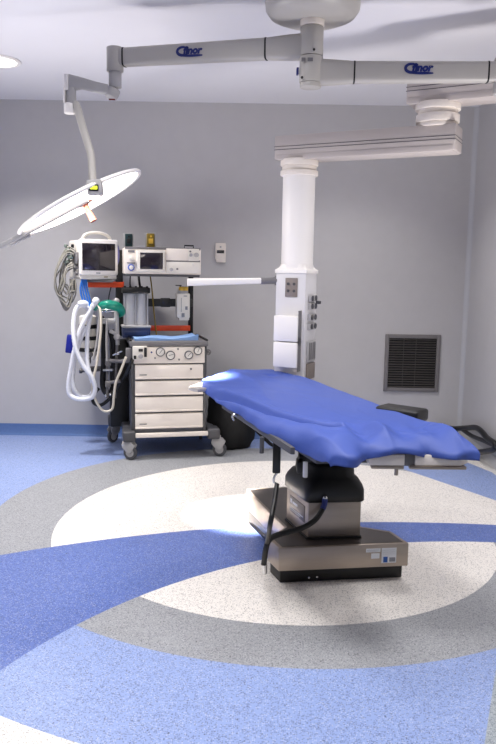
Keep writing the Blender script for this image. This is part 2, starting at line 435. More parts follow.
# right arm
Ra = Vector((HB.x, HB.y, py(310, 71, 3.97).z)); Rq = pz(489, 78, 2.497); Re = Rq.copy(); Re.z = Ra.z - .0
P2 = lambda t: Ra.lerp(Re, t)
mb = arm_section([(P2(.03), .075, .130), (P2(.12), .078, .122), (P2(.240), .074, .106)]); obj('arm_root', mb, M['arm_grey'], sl, world=True)
mb = arm_section([(P2(.240), .076, .108), (P2(.249), .076, .108)]); obj('black_ring', mb, M['black'], sl, world=True)
mb = arm_section([(P2(.249), .073, .106), (P2(.5), .072, .104), (P2(.985), .07, .100)]); rarm = obj('spring_arm', mb, M['arm_grey'], sl, world=True)
mb = arm_section([(P2(.985), .072, .104), (P2(.994), .072, .104)]); obj('black_ring', mb, M['black'], sl, world=True)
mb = arm_section([(P2(.994), .07, .100), (P2(1.06), .07, .098)]); 
e_ = P2(1.08); mb.cyl((e_.x, e_.y, e_.z - .11), (e_.x, e_.y, e_.z + .07), .05, n=32, bev=.006); obj('arm_tip', mb, M['arm_grey'], sl, world=True)
dR = Re - Ra; dR.z = 0; nR = Vector((dR.y, -dR.x, 0)).normalized(); xr = dR.normalized()
o_ = py(405.5, 71.5, P2(.55).y); tt = (o_ - Ra).dot(dR) / dR.length_squared
o_ = P2(tt) + nR * .0375; o_.z = py(405.5, 71.0, o_.y).z
logo(rarm, o_, xr, nR, .052, 'finor')
# elbow at the far end of the left arm
yj = Le.y; J = py(115, 60, yj); J = Vector((J.x, J.y, 0))
zj = lambda v: py(115, v, yj).z
mb = MB(); ring(mb, J, .046, zj(72), zj(47.5)); obj('elbow_joint', mb, M['arm_grey'], sl, world=True)
mb = MB(); ring(mb, J, .035, zj(88), zj(71.5)); obj('elbow_sleeve', mb, M['lgrey'], sl, world=True)
K = py(73, 90, yj - .06); 
mb = MB(55)
mb.cyl(py(111.5, 96, yj - .002) + Vector((.012, 0, .035)), py(111.5, 96, yj - .002) + Vector((-.002, -.01, -.012)), .041, .034, n=28, bev=.008)
c0 = py(108, 90, yj - .01); c1 = py(95, 87, yj - .03); c2 = py(82, 83.5, yj - .05); c3 = py(69, 83, yj - .06)
mb.loft([r_ for c, ww, hh in ((c0, .06, .052), (c1, .045, .055), (c2, .042, .06), (c3, .05, .09)) for r_ in oval_arm(c, c + Vector((-.0001, -.00002, 0)), ww, hh, ww, hh)[:1]])
link = obj('link_arm', mb, M['lgrey'], sl, world=True)
p = py(112, 99.5, yj - .045); obj('indicator', MB().box(p, (.035, .012, .008), .002), mat('dark red lens', (96, 34, 32), .3), link, world=True)
obj('link_cap', MB().bb(py(66.2, 91, yj - .06) + Vector((-.004, -.03, 0)), py(68.6, 75, yj - .06) + Vector((.004, .03, 0)), .004), M['white'], sl, world=True)
zk = lambda v: py(70, v, yj - .06).z
Kc = py(71, 100, yj - .06)
mb = MB(); mb.cyl((Kc.x, Kc.y, zk(104)), (Kc.x, Kc.y, zk(88)), .028, n=28, bev=.003); obj('drop_sleeve', mb, M['lgrey'], sl, world=True)
mb = MB(); mb.cyl((Kc.x - .008, Kc.y, zk(114)), (Kc.x - .008, Kc.y, zk(103)), .031, n=28, bev=.008); mb.bb((Kc.x - .036, Kc.y - .028, zk(104)), (Kc.x - .026, Kc.y + .028, zk(88)), .004); obj('drop_joint', mb, M['white'], sl, world=True)
ya = yj - .06
mb = MB(60); mb.tube([py(74, 104, ya), py(77, 107, ya - .01), py(83, 128, ya - .03), py(89.5, 149, ya - .05), py(91.3, 157, ya - .06), py(92, 168, ya - .07), py(93, 186, ya - .09)], .021, 14, 6)
obj('drop_arm', mb, M['arm_grey'], sl, world=True)
# lamp head: a slim disc tilted to the operating table
LC = py(80.7, 203, ya + .22)
NV = Vector((.478, .025, -.878)).normalized()
XV = Vector((.878, -.01, .478)); LM = frame_m(LC, XV, NV)
R1 = .395
mb = MB(45)
mb.lathe([(R1 - .022, .002), (R1 - .010, .008), (R1, .006), (R1 + .004, -.001), (R1, -.009), (R1 - .03, -.014), (R1 - .12, -.020), (.10, -.024), (0, -.024)], None, 72)
head = obj('lamp_head', mb, M['white'], sl, world=True, xf=LM)
mb = MB(); mb.lathe([(R1 - .021, .002), (R1 - .027, .004), (0, .005)], None, 64); obj('light_panel', mb, M['lamp'], head, world=True, xf=LM)
# the grey bar across the lit face and the long yoke beside it
mb = MB(); mb.loft([r_ for r_ in oval_arm((-R1 - .13, .13, .018), (.06, .10, .018), .04, .028, .04, .028)]); obj('cross_bar', mb, M['lgrey'], head, world=True, xf=LM)
mb = MB(50); 
arc = [(R1 + .03, a) for a in range(176, 6, -8)]
mb.tube([((R1 * .995) * math.cos(math.radians(a)), (R1 * .995) * math.sin(math.radians(a)), .004) for _, a in arc], lambda t: .014 - .005 * t, 8, 3); obj('guard_rail', mb, M['white'], head, world=True, xf=LM)
mb = MB(); mb.box((-R1 + .00, .075, .022), (.13, .04, .034), .006); mb.box((-R1 - .05, .0, .016), (.12, .02, .02), .004); pieces('hinge', mb, M['lgrey'], head, world=True, xf=LM)
mb = MB()
for x in (-R1 + .02, -R1 + .045): mb.cyl((x, .053, .022), (x, .053, .0385), .006)
pieces('hinge_screw', mb, M['black'], head, world=True, xf=LM)
hb = py(95, 187.5, ya - .11)
mb = MB(); mb.box(hb, (.084, .06, .080), .012, Matrix.Rotation(math.radians(-6), 3, 'Y')); mb.cyl(hb + Vector((.0, .03, -.0)), hb + Vector((.0, .16, -.015)), .016, n=14); blk = obj('control_head', mb, M['lgrey'], sl, world=True)
a = hb + Vector((.0, -.031, -.004)); obj('display_bezel', MB().box(a, (.05, .004, .034), .004), M['black'], blk, world=True)
obj('display', MB().box(a + Vector((0, -.002, 0)), (.038, .003, .018), .003), M['lcd'], blk, world=True)
hc = LC + XV.normalized() * .015 + NV * .006 + LM.to_3x3() @ Vector((0, -.02, 0))
mb = MB(); mb.lathe([(0, 0), (.05, 0), (.05, .008), (.022, .014), (.02, .02), (.0, .02)], None, 28); obj('handle_flange', mb, M['copper'], head, world=True, xf=frame_m(hc, XV, NV))
mb = MB(50); mb.lathe([(0, .015), (.019, .015), (.017, .05), (.020, .11), (.021, .120), (.0, .122)], None, 24); obj('sterile_handle', mb, M['copper'], head, world=True, xf=frame_m(hc, XV, Vector((.52, -.12, -.80))))

# ------------------------------------------------------------------ ceiling pendant with supply column
CP = Vector((.300, 4.75, 0)); zc = lambda v: py(297, v, 4.75).z
pn = thing('ceiling_pendant', 'cream ceiling supply pendant with box arms and white round column behind the table', 'medical pendant', (1.66, 4.04, H))
zA0 = py(297, 158, 4.75).z - .016; zA1 = zA0 + .142
JR = pz(436, 153, zA0); JR = Vector((JR.x, JR.y, 0))
def boxarm(name, p, q, over0, over1, w, z0, z1):
    d = (q - p).normalized(); L_ = (q - p).length; mt = frame_m((p.x, p.y, 0), (d.x, d.y, 0), (0, 0, 1))
    h = z1 - z0
    o = obj(name, MB().bb((-over0, -w / 2, z0), (L_ + over1, w / 2, z1), .006), M['pend'], pn, world=True, xf=mt)
    mb = MB()
    for zt in (z0 + h * .55, z0 + h * .42): mb.bb((-over0 - .0015, -w / 2 - .0015, zt - .003), (L_ + over1 + .0015, w / 2 + .0015, zt))
    obj('groove', mb, M['dgrey'], o, world=True, xf=mt)
    obj('base_strip', MB().bb((-over0 + .012, -w / 2 - .002, z0 - .004), (L_ + over1 - .012, w / 2 - .006, z0 + h * .20), .003), M['pend'], o, world=True, xf=mt)
boxarm('lower_arm', CP, JR, .130, .125, .19, zA0, zA1)
zU0 = pz(408, 108, 2.46).z; UQ = Vector((1.66, 4.04, 0)); zJ1 = py(436, 104.5, JR.y).z
boxarm('upper_arm', JR, UQ, .16, .1, .19, zJ1, zJ1 + .165)
mb = MB(); ring(mb, JR, .112, zA1 - .005, zA1 + .02); ring(mb, JR, .122, zA1 + .02, zA1 + .065); ring(mb, JR, .112, zA1 + .06, zJ1 - .03); ring(mb, JR, .126, zJ1 - .035, zJ1 + .004); obj('joint_bearing', mb, M['cream'], pn, world=True)
mb = MB(); ring(mb, UQ, .12, zJ1 + .14, H - .04); mb.cyl((UQ.x, UQ.y, H - .04), (UQ.x, UQ.y, H - .001), .15, n=40, bev=.004); obj('ceiling_post', mb, M['white'], pn, world=True)
mb = MB(); ring(mb, CP, .118, zA0 - .035, zA0 + .004); ring(mb, CP, .108, zA0 - .065, zA0 - .034); ring(mb, CP, .118, zA0 - .095, zA0 - .064); obj('column_bearing', mb, M['cream'], pn, world=True)
zt = zc(270); zbm = .66
mb = MB(); mb.cyl((CP.x, CP.y, zt), (CP.x, CP.y, zA0 - .09), .101, n=48); obj('column_tube', mb, M['white'], pn, world=True)
TH = math.radians(-25); BM = Matrix.Translation((CP.x, CP.y, 0)) @ Matrix.Rotation(TH, 4, 'Z')
S = .100
mb = MB(); mb.bb((-S, -S, zbm), (S, S, zt - .012), .004)
body = obj('supply_head', mb, mat('column light grey', (214, 212, 214), .38, var=.03), pn, world=True, xf=BM)
mb = MB(40)
def sq(h, z, n=40, e=1.): 
    o = []
    for k in range(n):
        a = 2 * PI * k / n; c, s_ = math.cos(a), math.sin(a)
        f = 1 / max(abs(c), abs(s_)); o.append((h * c * (1 + (f - 1) * e), h * s_ * (1 + (f - 1) * e), z))
    return o
mb.loft([sq(S + .006, zt - .02), sq(S + .006, zt), sq(S - .002, zt + .012, 40, .7), sq(.104, zt + .035, 40, 0)])
obj('top_cover', mb, M['white'], pn, world=True, xf=BM)
def bz(v): return py(297, v, 4.66).z
# front socket plate
mb = MB(); mb.bb((-.035, -S - .006, bz(297)), (.048, -S, bz(278)), .003); o = obj('socket_plate', mb, M['brown'], body, world=True, xf=BM)
mb = MB()
for x in (-.014, .026):
    for v in (284, 291): mb.cyl((x, -S - .009, bz(v)), (x, -S - .004, bz(v)), .009, n=14)
pieces('socket_hole', mb, M['dgrey'], o, world=True, xf=BM)
# white equipment boxes on the front, split in two
for (va, vb) in ((341, 366), (315, 340.5)):
    mb = MB(); mb.bb((-.074, -S - .085, bz(va) - .003), (.084, -S, bz(vb)), .005); bx = obj('equipment_box', mb, M['white'], pn, world=True, xf=BM)
    mb = MB(); mb.bb((.0825, -S - .07, bz(va - 5)), (.0865, -S - .015, bz(vb + 4)), .002); obj('side_vent', mb, M['mgrey'], bx, world=True, xf=BM)
# outlets on the right face
vv = lambda v: py(314, v, 4.70).z
for v0, v1 in ((295, 301.5), (303, 309.5), (314, 320.5), (323, 329.5)):
    mb = MB(); mb.bb((S, -.055, vv(v1)), (S + .02, .065, vv(v0)), .004); pl = obj('gas_outlet', mb, M['lgrey'], body, world=True, xf=BM)
    mb = MB()
    for y in (-.028, .034): mb.cyl((S + .01, y, (vv(v0) + vv(v1)) / 2), (S + .026, y, (vv(v0) + vv(v1)) / 2), .017, n=18)
    pieces('outlet_hole', mb, M['dgrey'], pl, world=True, xf=BM)
mb = MB(); mb.box((S + .035, .045, vv(302.5)), (.03, .025, .02), .004); obj('outlet_lever', mb, M['dgrey'], body, world=True, xf=BM)
for v0, v1 in ((341, 361), (363, 379)):
    mb = MB(); mb.bb((S, -.06, vv(v1)), (S + .016, .07, vv(v0)), .004); pl = obj('socket_column', mb, M['brown'] if v0 > 350 else M['lgrey'], body, world=True, xf=BM)
    if v0 < 350:
        mb = MB()
        for y in (-.045, -.015, .02, .05): mb.bb((S + .01, y - .008, vv(v1) + .01), (S + .019, y + .010, vv(v0) - .01), .002)
        pieces('socket_slot', mb, M['mgrey'], pl, world=True, xf=BM)
# white swing rail to the left
ra = py(276.5, 280.5, 4.72); rb = py(260.5, 280.8, 4.70); rc = py(187.5, 282.3, 4.62)
obj('rail_bracket', MB().cyl(ra, rb, .022, n=20), M['mgrey'], pn, world=True)
mb = MB(); ra2 = ra + Vector((.004, .0, 0)); mb.cyl(ra2 + Vector((0, 0, -.03)), ra2 + Vector((0, 0, .03)), .016); obj('rail_hinge', mb, M['mgrey'], pn, world=True)
mb = MB(40); rr = oval_arm(rb, rc, .05, .036, .05, .046, 20); mb.loft(rr); obj('swing_rail', mb, M['white'], pn, world=True)

# ------------------------------------------------------------------ anaesthesia machine
CA = math.radians(13); CO = Vector((-.595, 5.836, 0))
cw = Matrix.Translation(CO) @ Matrix.Rotation(CA, 4, 'Z'); ci = cw.inverted()
def cl(u, v, yl=0.):                   # machine coordinates of a point on the plane y = yl of the machine
    o = ci @ CAM; d = ci.to_3x3() @ ray(u, v); return o + d * ((yl - o.y) / d.y)
mc = thing('anaesthesia_machine', 'wheeled anaesthesia machine with four cream drawers, gauges and grey frame by the back wall', 'anaesthesia machine', CO, CA)
X0, X1 = cl(134, 400).x, cl(203.5, 400).x; D = .55
zz_ = {v: cl(170, v).z for v in range(330, 460)}
zw = cl(170, 341).z
mb = MB(); mb.bb((X0 - .012, .012, .20), (X1 + .012, D, zw - .03), .006); obj('cabinet', mb, M['side'], mc)
mb = MB(); mb.bb((X0 - .022, -.008, .19), (X0 + .004, .05, zw - .02), .005); mb.bb((X0 - .022, D - .05, .19), (X0 + .002, D + .002, zw - .02), .005); mb.bb((X0 - .02, 0, .19), (X0, D, .235), .004); obj('side_frame', mb, M['dgrey'], mc)
mb = MB(); mb.bb((X1 - .004, -.008, .19), (X1 + .022, .05, zw - .02), .005); mb.bb((X1, 0, .19), (X1 + .02, D, .235), .004); mb.bb((X1 - .002, D - .05, .19), (X1 + .022, D + .002, zw - .02), .005); obj('side_frame', mb, M['dgrey'], mc)
for i, (v0, v1) in enumerate(((364.5, 378.5), (380.5, 394.5), (396.5, 411), (413, 427.5))):
    z1, z0 = cl(170, v0).z, cl(170, v1).z
    mb = MB(); mb.bb((X0 + .008, -.022, z0), (X1 - .008, .03, z1), .004); mb.bb((X0 + .008, -.027, z0), (X1 - .008, -.018, z0 + .014), .003); dr = obj('drawer', mb, M['cream'], mc)
    if i == 0: 
        p = cl(190.5, 368.5); obj('lock', MB().cyl((p.x, -.028, p.z), (p.x, -.02, p.z), .009, n=16), M['mgrey'], dr)
    if i in (0, 3):
        p = cl(143, v1 - 4); obj('drawer_mark', MB().bb((p.x - .03, -.0235, p.z - .004), (p.x + .028, -.0215, p.z + .003)), M['mgrey'], dr)
z0, z1 = cl(170, 363).z, cl(170, 346.5).z
mb = MB(); mb.bb((X0 - .002, -.020, z0), (X1 + .004, .03, z1), .004); gp = obj('gauge_panel', mb, M['cream'], mc)
for (u, v, r) in ((160.3, 351.8, .036), (170.4, 355.2, .036), (188.6, 354.8, .034), (197.7, 350.6, .034)):
    p = cl(u, v, -.02)
    ga = obj('gauge', MB().lathe([(0, 0), (r, 0), (r, .018), (r - .006, .020), (r - .006, .015), (0, .015)], Matrix.Translation((p.x, -.019, p.z)) @ Matrix.Rotation(PI / 2, 4, 'X'), 32), M['dgrey'], gp)
    mb = MB(); mb.lathe([(0, .0165), (r - .007, .016)], Matrix.Translation((p.x, -.019, p.z)) @ Matrix.Rotation(PI / 2, 4, 'X'), 28); obj('dial_face', mb, M['dial'], ga)
    mb = MB(); mb.box((p.x + .004, -.0365, p.z + .004), (.003, .002, r * 1.1), 0, Matrix.Rotation(.6 + u, 3, 'Y')); obj('needle', mb, M['black'], ga)
for (u, v) in ((151.5, 352.3), (155, 358), (178, 349), (179, 359.5)):
    p = cl(u, v, -.02); obj('indicator', MB().cyl((p.x, -.027, p.z), (p.x, -.018, p.z), .007, n=12), M['logo'] if u < 152 else M['mgrey'], gp)
p = cl(140, 353, -.06); mb = MB(); mb.bb((p.x - .055, -.075, p.z - .05), (p.x + .055, -.018, p.z + .052), .006); cb = obj('control_block', mb, M['ivory'], mc)
mb = MB(); mb.bb((p.x - .012, -.079, p.z + .012), (p.x + .022, -.07, p.z + .034), .003); mb.bb((p.x + .03, -.080, p.z - .03), (p.x + .052, -.07, p.z + .045), .003); mb.bb((p.x - .05, -.079, p.z - .046), (p.x - .03, -.07, p.z - .018), .003); pieces('block_knob', mb, M['black'], cb)
mb = MB(); mb.cyl((p.x + .004, -.095, p.z - .022), (p.x + .004, -.07, p.z - .022), .018, n=20, bev=.003); obj('outlet', mb, M['lgrey'], cb)
# worktop
mb = MB(); mb.bb((X0 - .03, -.03, z1 + .002), (X1 + .03, D + .02, zw), .008); obj('worktop', mb, M['mgrey'], mc)
mb = MB(); mb.bb((X0 - .034, -.005, zw - .001), (X0 - .014, D, zw + .012), .004); mb.bb((X1 + .014, -.005, zw - .001), (X1 + .034, D, zw + .012), .004); pieces('worktop_rim', mb, M['black'], mc)
p = cl(208, 352, .05)
mb = MB(); mb.cyl((X1 + .012, .05, p.z), (p.x + .005, .05, p.z), .008); mb.lathe([(.012, 0), (.024, .0), (.024, .012), (.012, .012)], Matrix.Translation((p.x, .05, p.z)) @ Matrix.Rotation(PI / 2, 4, 'X'), 24, True); obj('side_hook', mb, M['mgrey'], mc)
# base
bz0, bz1 = cl(170, 438).z, cl(170, 431.5).z
xl, xr = cl(128, 435).x, cl(212, 435).x
mb = MB(); mb.bb((xl, -.045, cl(170, 437, -.045).z), (xr, -.012, cl(170, 432.8, -.045).z), .004); obj('base_bar', mb, M['cream'], mc)
xa, xb = cl(129, 436).x, cl(213, 434).x
mb = MB(50)
for x, sgn in ((xa, -1), (xb, 1)):
    mb.bb((x - .05, -.055, bz0 - .012), (x + .05, .10, bz1 + .02), .014); mb.bb((x - .035, .05, bz0 - .008), (x + .035, D + .09, bz1 + .01), .012)
mb.bb((xa, .10, bz0), (xb, D + .08, bz1 + .005), .01); obj('base_frame', mb, M['dgrey'], mc)
def caster(x, y, h, sw):
    mb = MB(50); q = Matrix.Translation((x, y, 0)) @ Matrix.Rotation(sw, 4, 'Z')
    for s_ in (-.024, .024):
        mb.prism([(-.03, .060), (.00, .052), (.048, .098), (.055, .125), (.02, .15), (-.03, .15), (-.058, .118)], -.0045, .0045, .002, Matrix.Translation((0, s_, 0)) @ Matrix.Rotation(PI / 2, 4, 'X'))
    mb.bb((-.03, -.028, .118), (.05, .028, .15), .006); mb.cyl((.0, 0, .14), (.0, 0, h + .01), .022, n=20)
    f = obj('caster', mb, M['lgrey'], mc, xf=q)
    mb = MB(); mb.lathe([(.02, -.014), (.050, -.015), (.0565, -.010), (.058, 0), (.0565, .010), (.050, .015), (.02, .014)], Matrix.Translation((-.012, 0, .058)) @ Matrix.Rotation(PI / 2, 4, 'X'), 36, True); wh = obj('wheel', mb, M['dgrey'], f, xf=q)
    mb = MB(); mb.lathe([(0, -.0155), (.034, -.0155), (.036, -.012), (.036, .012), (.034, .0155), (0, .0155)], Matrix.Translation((-.012, 0, .058)) @ Matrix.Rotation(PI / 2, 4, 'X'), 28); mb.cyl(Vector((-.012, -.03, .058)), Vector((-.012, .03, .058)), .008, n=12); obj('hub', mb, M['lgrey'], wh, xf=q)
caster(cl(129, 447).x, -.005, bz0, math.radians(150)); caster(cl(218, 447).x, -.005, bz0, math.radians(160))
p = ci @ pz(114, 442, 0); caster(p.x, p.y, bz0, math.radians(40)); caster(xb - .0, D + .06, bz0, math.radians(80))
mb = MB(); mb.bb((cl(110, 400, .46).x, .40, bz0 + .02), (X0 - .016, .53, zw - .03), .008); obj('rear_column', mb, M['black'], mc)
mb = MB(50); mb.bb((p.x - .05, p.y - .07, bz0 - .01), (xa + .04, p.y + .06, bz1 + .025), .014); obj('rear_bracket', mb, M['dgrey'], mc)
# rear posts, shelf, rails
PY = D - .06
pxl, pxr = cl(119.5, 330, PY).x, cl(190.5, 330, PY).x
zpt = cl(120, 250, PY).z
mb = MB(); mb.bb((pxl - .03, PY - .03, zw - .0), (pxl + .03, PY + .03, zpt), .004); obj('rear_post', mb, M['black'], mc)
mb = MB(); mb.bb((pxr - .02, PY - .02, zw), (pxr + .02, PY + .02, cl(190, 262, PY).z), .004); obj('rear_post', mb, M['black'], mc)
zs = cl(160, 274.2, .2).z
mb = MB(); mb.bb((cl(126, 270, .15).x, .16, zs - .02), (cl(199, 270, .2).x, PY + .05, zs - .0015), .003); obj('upper_shelf', mb, M['dgrey'], mc)
a = cl(146, 328, PY - .03); b = cl(190, 328, PY - .03)
mb = MB(); mb.bb((a.x, PY - .045, a.z - .024), (b.x, PY - .02, a.z + .022), .004); mb.bb((a.x - .03, PY - .043, a.z - .018), (a.x + .02, PY - .02, a.z + .018), .004); obj('red_rail', mb, M['red'], mc)
a = cl(146, 302, PY); b = cl(192, 302, PY)
mb = MB(); mb.bb((a.x - .12, PY - .045, a.z - .036), (b.x, PY - .015, a.z + .030), .004); mb.bb((a.x + .12, PY - .05, a.z - .04), (a.x + .2, PY - .012, a.z + .036), .004); obj('accessory_rail', mb, mat('dark olive rail', (44, 44, 42), .5), mc)
# monitor shelf arm to the left with its red rail
zm = py(95, 281, 6.2).z
a = ci @ py(88, 284, 6.15); b = ci @ py(124, 284, 6.2)
mb = MB(); mb.bb((a.x, a.y - .012, a.z - .028), (b.x, a.y + .012, a.z + .024), .004); obj('red_rail', mb, M['red'], mc)
MO = py(97, 280, 6.22); MOl = ci @ MO; mzb = py(97, 279.5, 6.2).z
mb = MB(); mb.bb((MOl.x - .13, MOl.y - .1, mzb - .022), (MOl.x + .13, MOl.y + .14, mzb - .001), .004); mb.bb((MOl.x, MOl.y + .0, mzb - .05), (pxl, MOl.y + .05, mzb - .02), .004); obj('monitor_bracket', mb, M['mgrey'], mc)
# grey side arms carrying the breathing circuit on the left
def cw_(u, v, y): return ci @ py(u, v, y)
mb = MB(50)
a = cw_(107.5, 361, 5.95); b = cw_(130, 361, 5.80)
mb.cyl(a, b, .016, n=16); mb.cyl(cw_(107, 383, 5.95), cw_(120, 381, 5.9), .015, n=16)
mb.box(cw_(129, 355, 5.82), (.05, .06, .11), .008)
mb.cyl(cw_(107, 320, 5.95), cw_(107.3, 398, 5.95), .011, n=14); mb.cyl(cw_(117, 345, 5.98), cw_(115, 398, 5.98), .011, n=14)
mb.box(cw_(108, 362, 5.94), (.045, .05, .06), .008); mb.box(cw_(108, 384, 5.94), (.045, .05, .05), .008)
pieces('side_arm', mb, M['mgrey'], mc)
mb = MB(50)
mb.cyl(cw_(103.5, 370, 5.93), cw_(113, 370, 5.9), .011, n=14); mb.cyl(cw_(113, 355, 5.88), cw_(122, 351, 5.84), .008, n=12); mb.sphere(cw_(118, 353.5, 5.85), .014)
mb.cyl(cw_(101.5, 311, 5.93), cw_(116, 310.5, 5.93), .016, n=16, bev=.003); mb.sphere(cw_(106, 395.5, 5.92), .012); mb.sphere(cw_(110.5, 394.5, 5.92), .012)
pieces('clamp', mb, M['chrome'], mc)
mb = MB(50)
mb.cyl(cw_(116, 303, 5.93), cw_(117.5, 345, 5.93), .020, .016, n=18, bev=.003); mb.cyl(cw_(102, 321, 5.94), cw_(116, 321, 5.94), .024, n=18, bev=.004); mb.sphere(cw_(116.5, 301, 5.93), .024); mb.sphere(cw_(117, 337, 5.92), .028); mb.cyl(cw_(110, 331, 5.93), cw_(117, 334, 5.92), .016, n=14)
pieces('valve_body', mb, M['lgrey'], mc)
mb = MB(50); mb.tube([cw_(101, 317, 5.98), cw_(104, 330, 6.0), cw_(104, 360, 6.02), cw_(103, 385, 6.02), cw_(108, 394, 6.0), cw_(113, 388, 6.0), cw_(113, 372, 6.02), cw_(114, 350, 6.02), cw_(111, 330, 6.0)], .026, 12, 5); obj('black_hose', mb, M['rubber'], mc)
mb = MB(50); mb.tube([cw_(133, 358, 5.75), cw_(131, 363, 5.76), cw_(126, 374, 5.86), cw_(118, 386, 5.95), cw_(110, 398, 5.98), cw_(101, 405, 5.98), cw_(94, 403, 5.98), cw_(93, 396, 6.0), cw_(99, 388, 6.02)], .015, 10, 5); obj('black_hose', mb, M['rubber'], mc)
# absorber canister behind the white hoses
ac = cw_(88, 337, 6.02); zt_, zb_ = cw_(88, 315, 6.02).z, cw_(88, 356, 6.02).z
mb = MB(45); mb.lathe([(0, zb_), (.062, zb_), (.068, zb_ + .01), (.068, zt_ - .01), (.05, zt_), (0, zt_)], Matrix.Translation((ac.x, ac.y, 0)), 32); can = obj('absorber_canister', mb, M['ivory'], mc)
mb = MB(45)
for v in (326.5, 338, 349.5):
    z = cw_(88, v, 6.0).z; mb.lathe([(.060, z - .016), (.072, z - .016), (.072, z + .016), (.060, z + .016)], Matrix.Translation((ac.x, ac.y, 0)), 32, True)
pieces('canister_band', mb, M['black'], can)
mb = MB(); mb.cyl((ac.x, ac.y, zb_ - .06), (ac.x, ac.y, zb_ + .01), .022, n=16); mb.cyl((ac.x - .04, ac.y, zb_ - .10), (ac.x + .12, ac.y, zb_ - .095), .012, n=12); mb.sphere((ac.x + .01, ac.y - .05, zb_ + .02), .028); obj('canister_mount', mb, M['mgrey'], mc)
mb = MB(); mb.cyl(cw_(80.5, 371, 6.0), cw_(100, 370, 6.0), .012, n=12); mb.cyl(cw_(79.5, 371, 6.0), cw_(82, 371, 6.0), .02, n=14); obj('tap', mb, M['dgrey'], mc)
a = cw_(66.2, 353, 6.08); b = cw_(77, 335, 6.08)
mb = MB(); mb.box((a + b) / 2, (b.x - a.x, .07, b.z - a.z), .01, Matrix.Rotation(math.radians(7), 3, 'Y')); mb.cyl((a + b) / 2 + Vector((.02, .0, 0)), Vector((ac.x, ac.y, (a.z + b.z) / 2)), .012, n=12); obj('absorbent_box', mb, M['navy'], mc)
# corrugated white hoses hanging from the valve body, a thin sampling tube
def hz(pts, y): return [cw_(u, v, y + dy) for u, v, dy in pts]
rh = .019
mb = MB(60); mb.tube(hz([(95, 303, 0), (88, 314, -.03), (80, 330, -.05), (74.5, 350, -.06), (71, 368, -.06), (68.5, 383, -.06), (69.5, 394, -.06), (76, 398.5, -.06), (86, 399, -.06), (93, 396, -.07), (95, 387, -.08), (91, 376, -.09), (83.5, 366, -.10), (77, 352, -.10), (74, 338, -.09), (73.5, 322, -.06), (76, 309, -.03), (82, 305, 0), (88, 308, .03)], 5.88), rh, 12, 9, -.10); obj('breathing_hose', mb, M['hose'], mc)
mb = MB(60); mb.tube(hz([(97, 302, .02), (92, 310, .0), (88, 330, -.02), (87, 352, -.03), (88, 366, -.04), (91, 378, -.05), (93.5, 388, -.03), (90, 395.5, -.02), (82, 396.5, -.02), (75, 391, -.02), (72.5, 380, -.02), (74, 362, -.02), (79, 344, -.02), (86, 326, .01)], 5.90), rh * .95, 12, 9, -.10); obj('breathing_hose', mb, M['hose'], mc)
mb = MB(60); mb.tube(hz([(96, 303, .0), (100, 309, -.03), (101, 322, -.05), (100, 340, -.06), (97, 362, -.06), (94, 376, -.05), (92, 388, -.03), (95, 399, -.02), (101, 409, -.02), (107, 411.5, -.03), (112.5, 408, -.04), (114, 395, -.06), (116, 382, -.09), (121, 370, -.12), (126, 357, -.14)], 5.86), .010, 10, 7); obj('sampling_tube', mb, M['tube'], mc)
mb = MB(60); mb.tube(hz([(97, 306, -.02), (99, 318, 0), (97, 340, .0), (93, 360, 0)], 5.87), .008, 8, 6); mb.tube(hz([(107, 318, -.05), (106.5, 340, -.05), (107, 361, -.04)], 5.9), .0085, 8, 6); pieces('thin_tube', mb, M['lgrey'], mc)
mb = MB(50); mb.sphere(cw_(83, 303.5, 5.85), .034, (1.3, 1, .8)); mb.sphere(cw_(96, 301, 5.85), .030, (1, 1, 1)); mb.cyl(cw_(92, 307, 5.86), cw_(98, 299, 5.86), .022, n=16, bev=.003); pieces('hose_elbow', mb, M['hose'], mc)
# hanging leads between shelf and worktop
mb = MB(60); mb.tube([cl(150, 274, .35), cl(152, 290, .37), cl(154, 312, .38), cl(157, 340, .36)], .006, 8, 6); obj('yellow_lead', mb, M['olive'], mc)
mb = MB(60); mb.tube([cl(138.5, 275, .35), cl(139.5, 283, .36), cl(141, 292, .38)], .010, 8, 6); mb.tube([cl(130.5, 275, .35), cl(130, 284, .36), cl(131, 289, .38)], .006, 8, 6); mb.tube([cl(111, 287, .3), cl(109, 296, .3), cl(108, 304, .28)], .005, 8, 6); pieces('black_lead', mb, M['black'], mc)

# the green breathing bag lying over the valve arm
def dirt(name, pts, rad, m, label, cat):
    mb = MB(80); mb.tube(pts, rad, 20, 8); return solo(name, mb, m, label, cat)
pts = [py(94.5, 309, 5.90), py(100, 306, 5.86), py(108, 304.5, 5.84), py(115, 306, 5.86), py(120, 308.5, 5.90), py(122, 313, 5.94), py(118, 316, 5.97)]
dirt('breathing_bag', pts, lambda t: .006 + .031 * math.sin(PI * min(1, (t * .9 + .06))) ** .7, M['green'], 'green rubber breathing bag lying over the valves left of the worktop', 'breathing bag')

